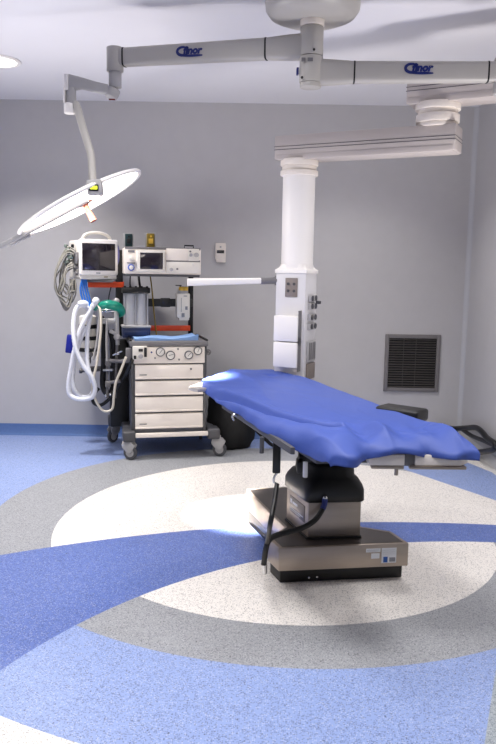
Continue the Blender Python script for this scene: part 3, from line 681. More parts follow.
# bellows cylinder on the worktop
bo = cl(135.8, 331, .33); bl = thing('bellows_cylinder', 'twin silver cylinder unit with black top standing on the machine worktop', 'bellows unit', cw @ Vector((bo.x, .36, zw)), CA)
zb1, zb2, zb3 = cl(135, 326, .3).z - zw, cl(135, 293, .3).z - zw, cl(135, 287.5, .3).z - zw
mb = MB(); mb.bb((-.11, -.10, 0.001), (.115, .09, zb1 - .01), .008); mb.bb((-.10, -.11, .02), (.10, -.09, .06), .006); obj('base', mb, mat('dark blue plastic', (28, 44, 84), .4), bl)
mb = MB(); mb.bb((-.115, -.106, zb1 - .012), (.12, .095, zb1 + .004), .004); obj('base_plate', mb, M['lgrey'], bl)
mb = MB(45)
for x in (-.043, .046): mb.cyl((x, -.01, zb1), (x, -.01, zb2), .046, n=36)
for x in (-.092, .0, .096): mb.cyl((x, -.04, zb1), (x, -.04, zb2), .006, n=10)
pieces('cylinder', mb, M['alu'], bl)
mb = MB(); mb.bb((-.112, -.085, zb2 - .004), (.114, .07, zb3), .008)
for x in (-.09, -.045, 0, .045, .09): mb.cyl((x, -.06, zb3 - .004), (x, -.06, zb3 + .012), .010, n=12)
obj('cap', mb, M['black'], bl)
# bottle on the rail
cc = cl(182.5, 305, .40); ztop, zlo = cl(182, 292, .4).z, cl(182, 320, .4).z
vp = thing('vapour_canister', 'white labelled canister with yellow cap clipped to the black rail', 'canister', cw @ Vector((cc.x, .40, zlo)), CA)
hh = ztop - zlo
mb = MB(); mb.bb((-.055, -.055, .02), (.055, .04, hh - .01), .008); mb.bb((-.035, -.05, 0), (.05, .03, .03), .006); bd = obj('body', mb, M['ivory'], vp)
mb = MB(); mb.bb((.015, -.058, hh * .38), (.035, -.054, hh * .50)); mb.bb((-.015, -.058, hh * .12), (.01, -.054, hh * .26)); mb.bb((.002, -.058, hh * .85), (.03, -.054, hh * .88)); mb.bb((-.02, -.0575, hh * .3), (-.016, -.054, hh * .8)); pieces('print', mb, M['labelgrey'], bd)
mb = MB(); mb.cyl((0, -.008, hh - .012), (0, -.008, hh + .012), .044, n=28); obj('neck', mb, M['lgrey'], vp)
mb = MB(); mb.cyl((.006, -.008, hh + .011), (.006, -.008, hh + .045), .040, n=28, bev=.006); obj('cap', mb, M['yellow'], vp)
mb = MB(); mb.box((-.035, -.005, hh + .055), (.05, .03, .008), .002); mb.cyl((-.02, -.005, hh + .04), (-.02, -.005, hh + .054), .006); mb.bb((-.03, .035, hh * .5), (.03, .052, hh * .7), .003); obj('clip', mb, M['black'], vp)

# folded blue cloth on the worktop
def towel():
    mb = MB(70); nx, ny = 26, 14; grid = []
    for i in range(nx + 1):
        row = []
        for j in range(ny + 1):
            x = (i / nx - .5) * .50; y = (j / ny - .5) * .23
            z = .018 + .010 * noise.noise(Vector((x * 9, y * 9, 1))) + .006 * math.sin(x * 17 + y * 22) + .022 * max(0, x / .25) ** 2 * (y > -1)
            row.append((x + .01 * noise.noise(Vector((x * 6, y * 6, 4))), y + .012 * noise.noise(Vector((x * 7, 3, y))), max(.012, z)))
        grid.append(row)
    T = [[mb.bm.verts.new(p) for p in r] for r in grid]; B = [[mb.bm.verts.new((p[0], p[1], .0015)) for p in r] for r in grid]
    for i in range(nx):
        for j in range(ny):
            mb.bm.faces.new((T[i][j], T[i + 1][j], T[i + 1][j + 1], T[i][j + 1])); mb.bm.faces.new((B[i][j], B[i][j + 1], B[i + 1][j + 1], B[i + 1][j]))
    for i in range(nx):
        for j in (0, ny): mb.bm.faces.new((T[i][j], T[i + 1][j], B[i + 1][j], B[i][j]))
    for j in range(ny):
        for i in (0, nx): mb.bm.faces.new((T[i][j], T[i][j + 1], B[i][j + 1], B[i][j]))
    return mb
o = obj('folded_cloth', towel(), M['towel']); tp = cl(165, 337, .12)
o.location = cw @ Vector((tp.x, .14, zw)); o.rotation_euler = (0, 0, CA + .05); WM[o] = Matrix.Translation(o.location)
tag(o, 'light blue folded cloth lying on the machine worktop above the gauges', 'cloth')

# ventilator unit on the upper shelf
ul, ur = cl(124.5, 260, .16).x, cl(201, 260, .16).x; uz0, uz1 = cl(160, 273.4, .16).z, cl(160, 248, .16).z
vu = thing('ventilator_unit', 'wide cream ventilator unit with dark screen, on the shelf above the machine', 'ventilator', cw @ Vector(((ul + ur) / 2, .16, zs)), CA)
U = lambda u, v: Vector((cl(u, v, .16).x - (ul + ur) / 2, 0, cl(u, v, .16).z - zs))
w2 = (ur - ul) / 2; h1 = uz1 - zs
mb = MB(); mb.bb((-w2, 0, 0.0), (w2, .30, h1), .006); case = obj('case', mb, M['cream'], vu)
mb = MB(); mb.bb((-w2 + .004, -.003, h1 - .012), (w2 - .004, .29, h1 + .006), .003); obj('top_edge', mb, M['mgrey'], vu)
def plate(name, u0, v0, u1, v1, th, m, par, r=.004, y0=0.):
    a, b = U(u0, v1), U(u1, v0); return obj(name, MB().bb((a.x, y0 - th, a.z), (b.x, y0 + .004, b.z), r), m, par)
bez = plate('screen_bezel', 136.5, 250.5, 165, 272, .022, M['ivory'], vu, .008)
plate('screen', 139.8, 253, 162.6, 269, .005, M['screen'], bez, .002, -.020)
plate('upper_panel', 166, 248.8, 188, 260.3, .008, M['cream'], vu); plate('lower_panel', 166, 262.3, 200, 273, .009, M['ivory'], vu); plate('dial_panel', 188, 249, 199, 261, .010, M['ivory'], vu)
plate('groove', 166, 260.6, 200, 261.8, .004, M['mgrey'], vu, .001)
for (u, v, r, m_) in ((131, 267.5, .026, 'blueknob'), (131.5, 258.5, .017, 'ivory'), (171, 269.5, .014, 'lgrey'), (177, 269, .008, 'mgrey'), (190.5, 255, .013, 'lgrey'), (196, 255, .019, 'lgrey'), (192.5, 264, .011, 'dial'), (190, 251.5, .007, 'mgrey')):
    p = U(u, v); mb = MB(); mb.cyl((p.x, -.03, p.z), (p.x, .002, p.z), r, n=28, bev=.003); k = obj('knob', mb, M[m_], vu)
    if m_ == 'blueknob': 
        mb = MB(); mb.cyl((p.x, -.036, p.z), (p.x, -.028, p.z), r * .66, n=28, bev=.002); obj('knob_cap', mb, M['ivory'], k)
plate('name_plate', 128, 250.3, 134.5, 252.3, .003, M['mgrey'], vu, .0008)
for z_ in (.03,):
    plate('print', 127, 262.5, 135, 263.4, .002, M['mgrey'], vu, .0004)
a, b = U(185.5, 249), U(194.5, 245)
mb = MB(); mb.tube([(a.x, .06, h1), (a.x, .06, h1 + .026), (b.x, .06, h1 + .026), (b.x, .06, h1)], .006, 8, 0); obj('carry_handle', mb, M['black'], vu)
# two small boxes on top of the unit
vw = WM[vu]
for (u0, u1, v0, nm, m_, lab) in ((125.8, 133, 236.8, 'gas_sensor', 'dteal', 'small dark teal box standing on the ventilator, left of the olive one'), (148, 155.5, 236.3, 'gas_sensor', 'olive', 'small olive yellow box standing on the ventilator, right of the teal one')):
    a = U(u0, v0); b = U(u1, 247); w_ = b.x - a.x; hz_ = U(u0, v0).z + .02 - h1
    loc = vw @ Vector(((a.x + b.x) / 2, .10, h1 + .007)); t_ = thing(nm, lab, 'sensor box', loc, CA)
    bd = obj('case', MB().bb((-w_ / 2, -.03, 0), (w_ / 2, .03, hz_), .005), M[m_], t_)
    mb = MB(); mb.bb((-w_ * .3, -.034, hz_ * .25), (w_ * .3, -.028, hz_ * .62), .002); mb.cyl((0, -.035, hz_ * .78), (0, -.028, hz_ * .78), w_ * .14, n=12); obj('window', mb, M['black'] if m_ == 'dteal' else M['yellow'], bd)
    obj('back_bracket', MB().bb((-w_ / 2 - .012, .028, 0), (w_ / 2 + .012, .036, hz_ + .008), .002), M['lgrey'], t_)

# patient monitor on the bracket
MA = math.radians(31); mo = thing('patient_monitor', 'boxy white patient monitor with carry handle and dark screen left of the ventilator', 'monitor', (MO.x, MO.y, mzb), MA)
mi = WM[mo].inverted()
def mp_(u, v, yl): 
    o = mi @ CAM; d = mi.to_3x3() @ ray(u, v); return o + d * ((yl - o.y) / d.y)
FYm = -.13
a = mp_(80, 275, FYm); b = mp_(117.8, 240, FYm)
mb = MB(); mb.bb((a.x + .012, FYm + .02, 0.0), (b.x - .012, .20, b.z - .006), .02, 3); obj('case', mb, M['ivory'], mo)
mb = MB(); mb.bb((a.x, FYm - .005, a.z), (b.x, FYm + .035, b.z), .012, 3); fr = obj('front_bezel', mb, M['white'], mo)
mb = MB(); mb.bb((a.x + .01, FYm + .005, .004), (b.x - .01, FYm + .04, a.z + .01), .006); obj('lower_front', mb, M['ivory'], mo)
c = mp_(82.2, 270.3, FYm); d = mp_(114.8, 244, FYm)
obj('screen', MB().bb((c.x, FYm - .009, c.z), (d.x, FYm, d.z), .002), M['screen'], fr)
p = mp_(98, 273, FYm); obj('name_plate', MB().bb((p.x - .018, FYm - .0065, p.z - .005), (p.x + .018, FYm - .004, p.z + .004)), M['labelgrey'], fr)
p = mp_(106.5, 277, FYm); q = mp_(82, 278.2, FYm)
mb = MB(); mb.bb((p.x - .02, FYm + .003, p.z - .004), (p.x + .012, FYm + .008, p.z + .004)); obj('status_light', mb, M['olive'], mo)
mb = MB(50)
hl, hr = mp_(81.5, 241, .0), mp_(109.5, 241, .0)
mb.tube([(hl.x, -.02, b.z - .012), (hl.x + .01, -.02, b.z + .022), (hl.x + .05, -.02, b.z + .048), ((hl.x + hr.x) / 2, -.02, b.z + .058), (hr.x - .05, -.02, b.z + .048), (hr.x - .01, -.02, b.z + .022), (hr.x, -.02, b.z - .012)], .013, 12, 6); obj('carry_handle', mb, M['ivory'], mo)
mb = MB(45); e0 = mp_(117.2, 265, FYm + .02); e1 = mp_(117.2, 244, FYm + .02); 
rr = []
for k in range(9):
    tt = k / 8; z = e0.z + (e1.z - e0.z) * tt; wx = .024 * math.sin(PI * (tt * .9 + .05)); rr.append([(b.x - .01, FYm - .002, z), (b.x + wx, FYm + .012, z), (b.x + wx, FYm + .03, z), (b.x - .01, FYm + .034, z)])
mb.loft(rr); obj('alarm_bezel', mb, mat('lavender plastic', (120, 118, 176), .35), mo)
# connector modules on the monitor's left side
mb = MB(50); xs = a.x + .012
for (yy, z, r) in ((-.05, .05, .014), (-.05, .10, .014), (0, .075, .014), (.03, .14, .016)): mb.cyl((xs - .022, yy, z), (xs + .002, yy, z), r, n=14, bev=.003)
mb.bb((xs - .02, -.07, .12), (xs + .002, .05, .22), .006); obj('connector_panel', mb, M['mgrey'], mo)
# its leads: beige bundle and blue cables
mb = MB(60); base = py(76, 262, 6.1)
for k in range(9):
    r1 = random.uniform(-3, 3); r2 = random.uniform(-4, 4); yb = 6.08 + random.uniform(-.04, .06); x0 = 75 + random.uniform(-3, 3)
    lo = random.uniform(300, 317) if k < 6 else random.uniform(288, 298); lx = 64 + r1
    mb.tube([py(74, 250 + k * 2.2, yb), py(67 + r1 * .5, 248 + k * 3, yb - .02), py(59 + r2 + (4 if k > 4 else 0), 270 + k * 2, yb - .03), py(60 + r2, 292, yb - .02), py(lx + 1, lo - 4, yb - .02), py(lx + 5, lo, yb), py(lx + 9, lo - 10, yb + .01), py(x0 - 1, 290, yb + .01), py(x0 - 2, 279, yb + .02)], .006 + .0015 * (k % 2), 8, 6)
pieces('monitor_lead', mb, M['cable'], mo, world=True)
mb = MB(60)
for k in range(4):
    yb = 6.06 + k * .01; mb.tube([py(82.5 + k * 1.2, 279, yb), py(80.5 + k * 2.2, 288, yb - .01), py(82 + k * 2.5, 298, yb - .01), py(86 + k * 1.5, 305, yb - .02), py(91, 309, yb - .04)], .008, 8, 6)
pieces('blue_lead', mb, M['bluecable'], mo, world=True)
mb = MB(50)
for (u, v, s_) in ((68.5, 251, .03), (70.5, 257, .028), (67, 262, .022), (66, 246, .018)): mb.box(py(u, v, 6.1), (s_ * 1.3, .05, s_ * 1.5), .006, Matrix.Rotation(u, 3, 'Y'))
pieces('lead_plug', mb, mat('grey green plug', (104, 116, 108), .5), mo, world=True)
mb = MB(50); mb.box(py(68, 265, 6.09), (.03, .03, .05), .006); mb.box(py(72.5, 246, 6.12), (.02, .03, .03), .005); mb.box(py(76.5, 264.5, 6.06), (.02, .02, .02), .005); pieces('lead_plug', mb, M['black'], mo, world=True)

# ------------------------------------------------------------------ operating table
TA = Vector((-.30, .954, 0)); TB = Vector((.988, .152, 0)); TF = Vector((.56, 2.775, 0))
TM = Matrix(((TB.x, TA.x, 0, TF.x), (TB.y, TA.y, 0, TF.y), (0, 0, 1, 0), (0, 0, 0, 1)))
ti = TM.inverted()
def tl(u, v, z): return ti @ pz(u, v, z)
ot = thing('operating_table', 'steel operating table on heavy T shaped base with black bellows column', 'operating table', (.40, 3.75, 0))
BP = [(.161, 3.374), (.800, 3.469), (.744, 3.634), (.60, 3.700), (.40, 4.43), (.06, 4.353), (0., 4.33), (.2, 3.668), (.112, 3.505)]
cxp = sum(p[0] for p in BP) / len(BP); cyp = 3.75
mb = MB(); mb.prism(BP, .082, .2, .006); obj('base_housing', mb, M['steel'], ot, world=True)
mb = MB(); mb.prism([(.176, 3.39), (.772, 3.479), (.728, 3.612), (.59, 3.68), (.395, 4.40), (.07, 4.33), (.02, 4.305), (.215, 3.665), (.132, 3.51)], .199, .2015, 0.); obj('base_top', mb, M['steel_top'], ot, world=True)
def inset(P, d):
    c = Vector((.42, 3.7)); return [tuple(c + (Vector(p) - c) * (1 - d / (Vector(p) - c).length)) for p in P]
mb = MB(); mb.prism([(x, y + (.045 if y < 3.7 else -.02)) for x, y in inset(BP, .018)], .0, .084, .006); plinth = obj('plinth', mb, M['black'], ot, world=True)
mb = MB()
for (u, v) in ((309, 577.5), (317, 576.8)): mb.sphere(py(u, v, 3.44), .006)
pieces('screw', mb, M['chrome'], plinth, world=True)
mb = MB(45); mb.tube([pz(250.5, 523.5, .07), pz(254, 526.5, .065), pz(260, 532, .062), pz(268, 538, .07)], .009, 8, 5); obj('foot_lever', mb, M['dgrey'], ot, world=True)
# stickers on the front of the base
e0, e1 = Vector((.161, 3.374, 0)), Vector((.792, 3.468, 0)); ed = (e1 - e0).normalized(); en = Vector((ed.y, -ed.x, 0))
def on_front(u, v):
    d = ray(u, v); k = (e0 - CAM).dot(en) / d.dot(en); return CAM + d * k
def sticker(name, u0, v0, u1, v1, m, lift, par, lab=None):
    a, b = on_front(u0, v1), on_front(u1, v0); mt = frame_m(a + en * lift, ed, en)
    w_ = (b - a).dot(ed); h_ = b.z - a.z
    o = obj(name, MB().bb((0, 0, -.001), (w_, h_, .0008)), m, par, world=True, xf=mt)
    if lab: o['label'] = lab
    return o
st = sticker('sticker', 366, 548.2, 380.5, 552.4, M['label'], .001, ot); 
sticker('print_line', 367, 549.6, 379, 550.3, M['labelgrey'], .0022, st); sticker('print_line', 367, 551, 377, 551.5, M['labelgrey'], .0022, st)
st = sticker('sticker', 371, 553.2, 379.5, 558.6, M['label'], .001, ot)
st = sticker('sticker', 381.2, 547.6, 396.5, 563, M['label'], .001, ot)
for v in (549.5, 551.5, 553.5): sticker('print_line', 382.3, v, 395.4, v + .6, M['labelgrey'], .0022, st)
sticker('print_block', 383, 556.5, 387.5, 562.3, M['labelblue'], .0022, st, 'blue printed square'); sticker('print_line', 389, 557, 395, 561.5, M['labelgrey'], .0022, st)
# pedestal
PD = [(.306, 3.497), (.570, 3.530), (.50, 3.80), (.215, 3.775)]
zp1 = .40
mb = MB(); mb.prism(PD, .2, zp1, .006); ped = obj('pedestal', mb, M['steel'], ot, world=True)
mb = MB(); mb.prism([(.300, 3.490), (.576, 3.524), (.505, 3.81), (.207, 3.78)], .1995, .212, .002); obj('pedestal_gasket', mb, M['black'], ped, world=True)
p0, p1 = Vector((.215, 3.775, 0)), Vector((.306, 3.497, 0)); pd = (p1 - p0).normalized(); pnn = Vector((-pd.y, pd.x, 0)) * 1.
if pnn.x > 0: pnn = -pnn
mt = frame_m(p0 + pd * .05 + Vector((0, 0, .27)), pd, pnn)
mb = MB(); mb.bb((0, 0, -.001), (.20, .085, .003), .002); npl = obj('name_plate', mb, mat('plate grey', (120, 112, 108), .4, .6), ped, world=True, xf=mt)
mb = MB(); mb.bb((.012, .05, .002), (.035, .072, .0042)); mb.bb((.045, .052, .002), (.11, .064, .0042)); mb.bb((.012, .022, .002), (.185, .026, .0042)); mb.bb((.012, .012, .002), (.15, .015, .0042)); pieces('print', mb, M['label'], npl, world=True, xf=mt)
mb = MB(60); pc = Vector((.398, 3.65, 0))
def rrect(P, f, z, r=.25):
    """rounded ring through the pedestal outline scaled by f"""
    out = []; n_ = len(P)
    for i in range(n_):
        a_, b_, c_ = [Vector(P[(i + k) % n_]).to_3d() for k in (-1, 0, 1)]
        for t_ in (0, .25, .5, .75, 1):
            q0 = b_.lerp(a_, r * (1 - t_)); q1 = b_.lerp(c_, r * t_); q = q0.lerp(q1, t_)
            q = pc + (q - pc) * f; out.append((q.x, q.y, z))
    return out
mb.loft([rrect(PD, f, z, r) for f, z, r in ((1.05, zp1 - .014, .08), (1.11, zp1 - .006, .10), (1.12, zp1 + .045, .14), (1.09, zp1 + .07, .2), (.98, zp1 + .10, .25), (.90, zp1 + .108, .3), (.88, zp1 + .15, .3), (.80, zp1 + .165, .3), (.60, zp1 + .17, .3), (.6, .70, .3))])
obj('column_bellows', mb, M['rubber'], ot, world=True)
# table top: frame, sections, side rails, head plate
def tbar(mb, s0, s1, t0, t1, z0, z1, r=.004): mb.prism([(s0, t0), (s1, t0), (s1, t1), (s0, t1)], z0, z1, r, TM); return mb
mb = MB(); tbar(mb, -.26, .26, .10, 1.85, .755, .80); tbar(mb, -.22, .22, .6, 1.2, .70, .76); obj('top_frame', mb, M['dgrey'], ot, world=True)
mb = MB(); mb.prism([(-.305, .50), (-.17, .03), (.305, .02), (.305, 1.55), (-.305, 1.55)], .80, .825, .004, TM); obj('top_plate', mb, M['steel'], ot, world=True)
mb = MB(); mb.prism([(-.25, .75), (-.10, .22), (.25, .18), (.265, .8), (.265, 1.58), (-.265, 1.58)], .8255, .836, .004, TM); obj('mattress', mb, M['pad'], ot, world=True)
mb = MB(); mb.prism([(-.447, 1.53), (-.222, 1.85), (-.041, 2.10), (.233, 2.075), (.25, 1.60), (-.2, 1.58), (-.415, 1.43)], .826, .846, .004, TM); obj('head_plate', mb, mat('satin steel', (196, 190, 184), .4, .7, var=.05), ot, world=True)
mb = MB(); tbar(mb, -.335, -.315, .18, 1.22, .775, .805); mb.prism([(-.32, .5), (-.29, .5), (-.29, .54), (-.32, .54)], .79, .815, 0, TM); mb.prism([(-.32, 1.05), (-.29, 1.05), (-.29, 1.09), (-.32, 1.09)], .79, .815, 0, TM); obj('side_rail', mb, mat('dark steel rail', (84, 84, 88), .45, .3), ot, world=True)
mb = MB(); tbar(mb, .315, .335, .10, 1.22, .785, .82); mb.prism([(.29, .5), (.32, .5), (.32, .54), (.29, .54)], .79, .815, 0, TM); mb.prism([(.29, 1.05), (.32, 1.05), (.32, 1.09), (.29, 1.09)], .79, .815, 0, TM); obj('side_rail', mb, M['steel'], ot, world=True)
# foot end: two steel blocks with a grey joint between them
fe0, fe1 = pz(345, 459, .795), pz(469, 460, .795); fd = (fe1 - fe0); fd.z = 0; FLn = fd.length; fd.normalize()
FM = frame_m((fe0.x, fe0.y, 0), fd, (0, 0, 1))
g0 = (pz(406, 459, .795) - fe0).dot(fd); g1 = (pz(416.5, 459, .795) - fe0).dot(fd)
zr0, zr1 = .764, .808
pale = mat('polished pale steel', (236, 227, 218), .4, .05, var=.05)
mb = MB(); mb.bb((.10, .025, zr0), (g0, .12, zr1), .003); obj('foot_section', mb, pale, ot, world=True, xf=FM)
mb = MB(); mb.prism([(g1, .025), (FLn - .02, .025), (FLn + .02, .07), (FLn + .02, .14), (g1, .14)], zr0, zr1, .003, FM); obj('foot_section', mb, pale, ot, world=True)
mb = MB(); mb.bb((g0 - .001, .033, zr0 - .004), (g1 + .001, .30, zr1 + .004), .004); obj('foot_joint', mb, M['mgrey'], ot, world=True, xf=FM)
mb = MB(); mb.bb((g1 - .02, .02, zr0 - .014), (FLn, .05, zr0 - .001), .003); mb.bb((.11, .03, zr0 - .016), (g0, .06, zr0 - .001), .003); pieces('under_rail', mb, M['steel'], ot, world=True, xf=FM)
def drop(u, v0, v1, z, r, m, name):
    a_ = pz(u, v0, z); k = py(u, v1, a_.y).z; o = obj(name, MB().cyl((a_.x, a_.y, k), (a_.x, a_.y, z), r, n=16), m, ot, world=True); return a_
drop(396.5, 466, 475, .756, .008, M['steel'], 'socket_pin')
drop(262, 437, 453, .79, .010, M['dgrey'], 'rail_clamp')
drop(305.5, 462, 477, .74, .010, M['alu'], 'lock_pin')
mb = MB(); p = pz(300, 466, .70); mb.box(p, (.03, .06, .05), .006); mb.box(p + Vector((.02, .04, .03)), (.05, .08, .03), .006); pieces('clamp_knob', mb, M['black'], ot, world=True)
p = pz(234, 420, .77); obj('rail_hook', MB().tube([p, p + Vector((-.008, -.01, .02)), p + Vector((.004, -.012, .032)), p + Vector((.014, -.006, .024))], .006, 8, 4), M['chrome'], ot, world=True)
# hanging hand control strap at the left side with its black hose to the base
hy = pz(276, 440, .78).y - .02
mb = MB(); a_, b_ = py(273, 442, hy), py(280.2, 473, hy); mb.bb((a_.x, hy - .012, b_.z), (b_.x, hy + .012, a_.z + .02), .005); hs = obj('hand_control', mb, M['rubber'], ot, world=True)
mb = MB(60); mb.tube([py(277, 473, hy), py(274.2, 477, hy), py(274, 482, hy), py(277, 484, hy)], .005, 8, 5); obj('wire_loop', mb, M['chrome'], hs, world=True)
y2 = 3.36
mb = MB(60); mb.tube([py(277, 484, hy), py(274.5, 502, hy - .05), py(270, 525, hy - .10), py(266.5, 545, y2 + .02), py(265.5, 556, y2 + .0)], .011, 10, 6); obj('black_cord', mb, M['rubber'], ot, world=True)
pe = py(324.5, 500, 3.48)
mb = MB(60); mb.tube([pe, py(324, 505, 3.475), py(321, 512, 3.46), py(314, 521, 3.43), py(302, 528, 3.40), py(288, 532, 3.38), py(275, 536, 3.36), py(268.5, 541, 3.34), py(265.5, 551, 3.34), py(264, 563, 3.36)], .0135, 10, 7); hsb = obj('base_hose', mb, M['rubber'], ot, world=True)
mb = MB(60); mb.tube([py(325, 498.5, 3.478), py(324.5, 504, 3.474), py(322.8, 509, 3.462)], .0145, 10, 5); obj('hose_fitting', mb, M['logo'], hsb, world=True)
mb = MB(60); mb.sphere(py(325, 498, 3.478), .014); a_ = py(264, 564, 3.36); mb.cyl(a_, (a_.x + .004, a_.y + .01, max(.02, a_.z - .05)), .015, .012, n=14); obj('hose_coupling', mb, M['chrome'], hsb, world=True)
# black padded arm board on the far side
ab = [tl(381, 404.5, .86), tl(386, 399.5, .86), tl(405, 402.5, .86), tl(424, 408, .86), tl(428, 412, .86)]
mb = MB(); A0 = pz(380, 402, .885); A1 = pz(426, 408.5, .885); dv = (A1 - A0).normalized(); mt = frame_m((A0.x, A0.y, .850), (dv.x, dv.y, 0), (0, 0, 1)); LL = (A1 - A0).length
mb.bb((.03, -.10, -.024), (LL + .008, .02, .034), .014, 3); obj('arm_board', mb, M['pad'], ot, world=True, xf=mt)
mb = MB(); a_ = mt @ Vector((LL * .5, -.05, 0)); b_ = TM @ Vector((.30, (ti @ a_).y, 0)); mb.cyl((a_.x, a_.y, .838), (b_.x, b_.y, .80), .012, n=12); obj('arm_board_rod', mb, M['steel'], ot, world=True)

# ------------------------------------------------------------------ blue drape over the table
def drape():
    mb = MB(180); ND, NE = 170, 300
    sm = lambda x: x * x * (3 - 2 * x)
    st_ = lambda x, a, b: sm(min(1, max(0, (x - a) / (b - a))))
    def lerp_tab(tab, x):
        for (x0, y0), (x1, y1) in zip(tab, tab[1:]):
            if x <= x1: return y0 + (y1 - y0) * max(0, (x - x0) / (x1 - x0))
        return tab[-1][1]
    def prof(d, r=.055):               # arclength past the edge -> (out, down)
        if d <= 0: return d, 0.
        if d < r * PI / 2: a = d / r; return r * math.sin(a), r * (1 - math.cos(a))
        return r, r + d - r * PI / 2
    ZT = .867
    # half width of the flat top on the left, and arclength of the cloth on both sides
    hwl = [(-.2, .165), (.05, .175), (.25, .222), (.4, .252), (.7, .268), (1.1, .278), (1.46, .285), (1.58, .38), (2.1, .38)]
    left = [(-.014, .272), (.05, .312), (.25, .355), (.4, .366), (.7, .377), (1.1, .382), (1.35, .39), (1.47, .385), (1.62, .345), (1.85, .20), (2.02, .07), (2.08, .03)]
    right = [(-.014, .355), (.05, .385), (.3, .41), (1., .40), (1.6, .33), (1.9, .25), (2.08, .22)]
    crease = [(.10, -.06), (.19, -.13), (.30, -.205), (.6, -.275), (1.0, -.315), (1.3, -.36), (1.5, -.40)]
    EF = .085
    grid = []
    for i in range(NE + 1):
        e1 = -.014 + 2.094 * i / NE
        dl_, dr_ = lerp_tab(left, e1), lerp_tab(right, e1)
        row = []
        for j in range(ND + 1):
            q = j / ND; d = -dl_ + (dl_ + dr_) * q
            ext = st_(-d, .07, .18) * .20 + st_(d, .22, .34) * .18
            e = e1 if e1 > EF else EF + (e1 - EF) * (1 + ext)
            hw = lerp_tab(hwl, e1) if d < 0 else .292
            o_s, dn_s = prof(abs(d) - hw, .075 if d < 0 else .045); sgn = -1 if d < 0 else 1
            s = sgn * (hw + o_s)
            o_t, dn_t = prof(EF - e, .055); t = EF - o_t if e < EF else e
            z = ZT + .004 * (1 - st_(e, .15, .75)) - (dn_s ** 2.2 + dn_t ** 2.2) ** (1 / 2.2)
            f = min(1, dn_t / .05); g = min(1, dn_s / .06)
            # billows of the foot edge, wider towards the hem
            wv = math.sin(d * 24 + .9 * math.sin(d * 8) + 1) * .55 + math.sin(d * 46 + 2.4 + 14 * (EF - e)) * .34 + .25 * noise.noise(Vector((d * 22, e * 14, 7)))
            t -= f * (.030 * wv + .028 + .022 * st_(d, .04, .2)); z += f * .010 * (abs(math.sin(d * 12 + 1.2 + .9 * math.sin(d * 8) * .5)) - .5); z += f * .008 * math.sin(d * 17 + 1)
            t -= f * .045 * math.exp(-((d + .20) / .09) ** 2)
            s += sgn * g * (.007 * math.sin(e * 11 + 2) + .004 * math.sin(e * 27))
            # puffs just inside the foot edge
            k = st_(e, .02, .10) * (1 - st_(e, .13, .40)) * (1 - .6 * g)
            z += k * (.013 * math.sin(d * 24 + .9 * math.sin(d * 8) + 1 - 3 * e) + .008 * math.sin(d * 46 + 2.4 - 10 * e) + .008 * noise.noise(Vector((d * 16, e * 9, 5))))
            if d < .1:                 # long pulled fold along the left side, flap below it
                c1 = lerp_tab(crease, e); w1 = .017; x1 = (d - c1) / w1; fade = st_(e, .10, .24) * (1 - st_(e, 1.20, 1.40))
                z += fade * (.014 * math.exp(-(x1 - 1.8) ** 2 / 1.6) - .030 * math.exp(-x1 * x1))
                c2 = -.22 + .16 * st_(e, .6, 1.7); x2 = (d - c2) / .045
                z += .008 * st_(e, .5, .9) * (1 - g) * math.exp(-x2 * x2)
            z += (1 - .5 * g) * (.005 * noise.noise(Vector((d * 5, e * 3, .3))) + .002 * noise.noise(Vector((d * 13, e * 9, 2.3))))
            rf = 1 - abs(noise.noise(Vector((d * 7 + e * 2.2, e * 2.4 - d * 2, 11)))) * 3.2
            z += (.0016 + .011 * k) * max(0, rf) ** 2 * (1 - g * .5)       # sharp little creases
            z -= .020 * math.exp(-((d - .12) / .03) ** 2 - ((e - 1.80) / .05) ** 2)
            z += .006 * math.exp(-((d - .05) / .2) ** 2 - ((e - 1.6) / .2) ** 2)
            row.append(mb.bm.verts.new(TM @ Vector((s, t, z))))
        grid.append(row)
    for i in range(NE):
        for j in range(ND): mb.bm.faces.new((grid[i][j], grid[i][j + 1], grid[i + 1][j + 1], grid[i + 1][j]))
    return mb
o = solo('table_drape', drape(), M['drape'], 'creased royal blue cloth drape spread over the operating table', 'drape')
so = o.modifiers.new('thick', 'SOLIDIFY'); so.thickness = .003; so.offset = 1

# ------------------------------------------------------------------ black bag and hoses on the floor
def blob(mb, c, r, sc, seed, amp=.16, flat=None):
    v0 = bmesh.ops.create_icosphere(mb.bm, subdivisions=4, radius=1)['verts']
    for v in v0:
        n_ = v.co.normalized(); k = 1 + amp * noise.noise(n_ * 1.7 + Vector((seed, 0, 0))) + amp * .4 * noise.noise(n_ * 4.5 + Vector((0, seed, 0)))
        p = Vector((n_.x * sc[0], n_.y * sc[1], n_.z * sc[2])) * r * k + Vector(c); p.z = max(p.z, flat if flat is not None else -9); v.co = p
bg = thing('black_bag', 'large slumped black bag on the floor between machine and table head', 'bag', (-.12, 5.95, 0))
mb = MB(80); blob(mb, (-.14, 6.25, .27), .27, (.82, .75, 1.25), 3.1, .14, .0); obj('body', mb, M['bag'], bg, world=True)
mb = MB(80); blob(mb, (-.04, 6.2, .33), .14, (.9, .8, .95), 8.4, .2, .1); obj('side_pocket', mb, M['bag'], bg, world=True)
mb = MB(60); mb.tube([(.02, 6.14, .25), (.08, 6.10, .18), (.16, 6.1, .10), (.22, 6.2, .03), (.28, 6.3, .018)], .016, 8, 6); obj('strap', mb, M['bag'], bg, world=True)
hp = [(436, 426, 6.42, None), (452, 428.5, 6.40, None), (466, 428, 6.42, None), (475, 427.5, 6.42, None), (481, 431, 6.38, None), (487, 438, 6.28, None), (495, 444, 6.2, None), (494, 449, 6.1, None), (488, 451, 6.05, None), (475, 452.5, 6.03, None), (462, 452, 6.02, None), (446, 449, 6.05, None)]
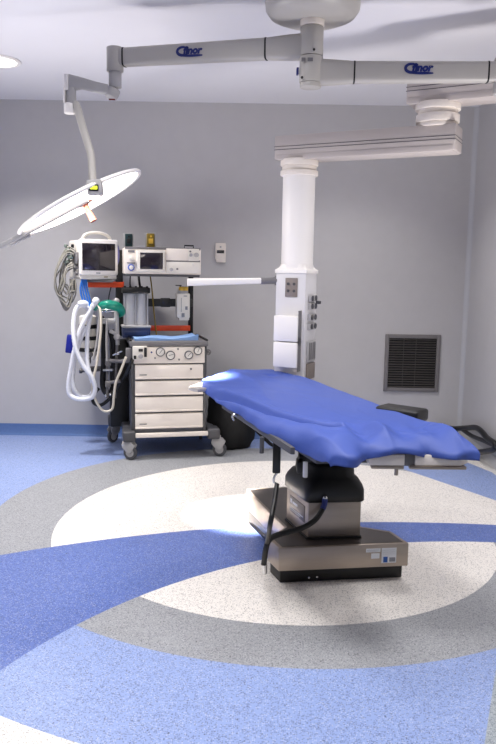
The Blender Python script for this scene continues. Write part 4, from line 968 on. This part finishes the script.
def fl(u, v, y=0, m=.027):
    p = pz(u, v, .026)
    if p.y > YB - .06: p = py(u, v, YB - .06)
    if p.x > XR - .06: d = ray(u, v); p = CAM + d * ((XR - .06) / d.x)
    return p
mb = MB(60); mb.tube([fl(u, v, y) for u, v, y, _ in hp], .024, 12, 7, -.06); solo('floor_hose', mb, M['rubber'], 'thick black corrugated hose looped on the floor in the right corner', 'hose')
mb = MB(60); mb.tube([fl(463, 430, 6.36), fl(472, 436, 6.25), fl(482, 440, 6.2), fl(491, 444, 6.14), fl(499, 447, 6.12)], .018, 10, 7); solo('floor_cable', mb, M['rubber'], 'thinner black cable running across the black hose loop in the corner', 'cable')

# ------------------------------------------------------------------ light
def area(name, loc, size, watts, rgb=(255, 250, 245), spread=180, target=None, shape='DISK', size_y=None):
    l = bpy.data.lights.new(name, 'AREA'); l.shape = shape; l.size = size; l.energy = watts; l.color = s2l(rgb)[:3]; l.spread = math.radians(spread)
    if size_y: l.size_y = size_y
    o = bpy.data.objects.new(name, l); COL.objects.link(o); o.location = loc
    d = (Vector(target) - Vector(loc)) if target else Vector((0, 0, -1)); o.rotation_euler = d.to_track_quat('-Z', 'Y').to_euler(); return o
area('lamp_beam', LC + NV * .03, .42, 52, (255, 246, 240), 13, (.06, 4.46, 0))
area('downlight_beam', (-1.79, 5.40, H - .02), .24, 32, spread=115)
for x, y, k, sp in ((-1.6, 2.95, 22, 140), (.0, 2.3, 19, 140), (1.5, 2.75, 17, 140), (.8, 5.4, 14, 115), (-1.5, 1.9, 11, 140), (.5, 1.2, 9, 140), (-.3, 3.35, 12, 140)):
    area('ceiling_lamp', (x, y, H - .02), .45, k, (255, 252, 250), sp)
area('ceiling_fill', (-2.6, 4.2, .35), .8, 16, (255, 250, 250), 95, (-1.0, 4.7, 2.93))  # unseen fill light, no fixture, added low at left to brighten the ceiling
area('ceiling_fill', (1.7, 3.3, .35), .6, 11, (255, 250, 250), 90, (.9, 4.5, 2.93))  # second added fill from the right, also without a fixture
wd = bpy.data.worlds.new('world'); SC.world = wd; wd.use_nodes = True
wd.node_tree.nodes['Background'].inputs[0].default_value = (.7, .7, .72, 1); wd.node_tree.nodes['Background'].inputs[1].default_value = .02
SC.view_settings.view_transform = 'Standard'; SC.view_settings.look = 'None'; SC.view_settings.exposure = .1; SC.view_settings.gamma = 1.; SC.view_settings.use_curve_mapping = False
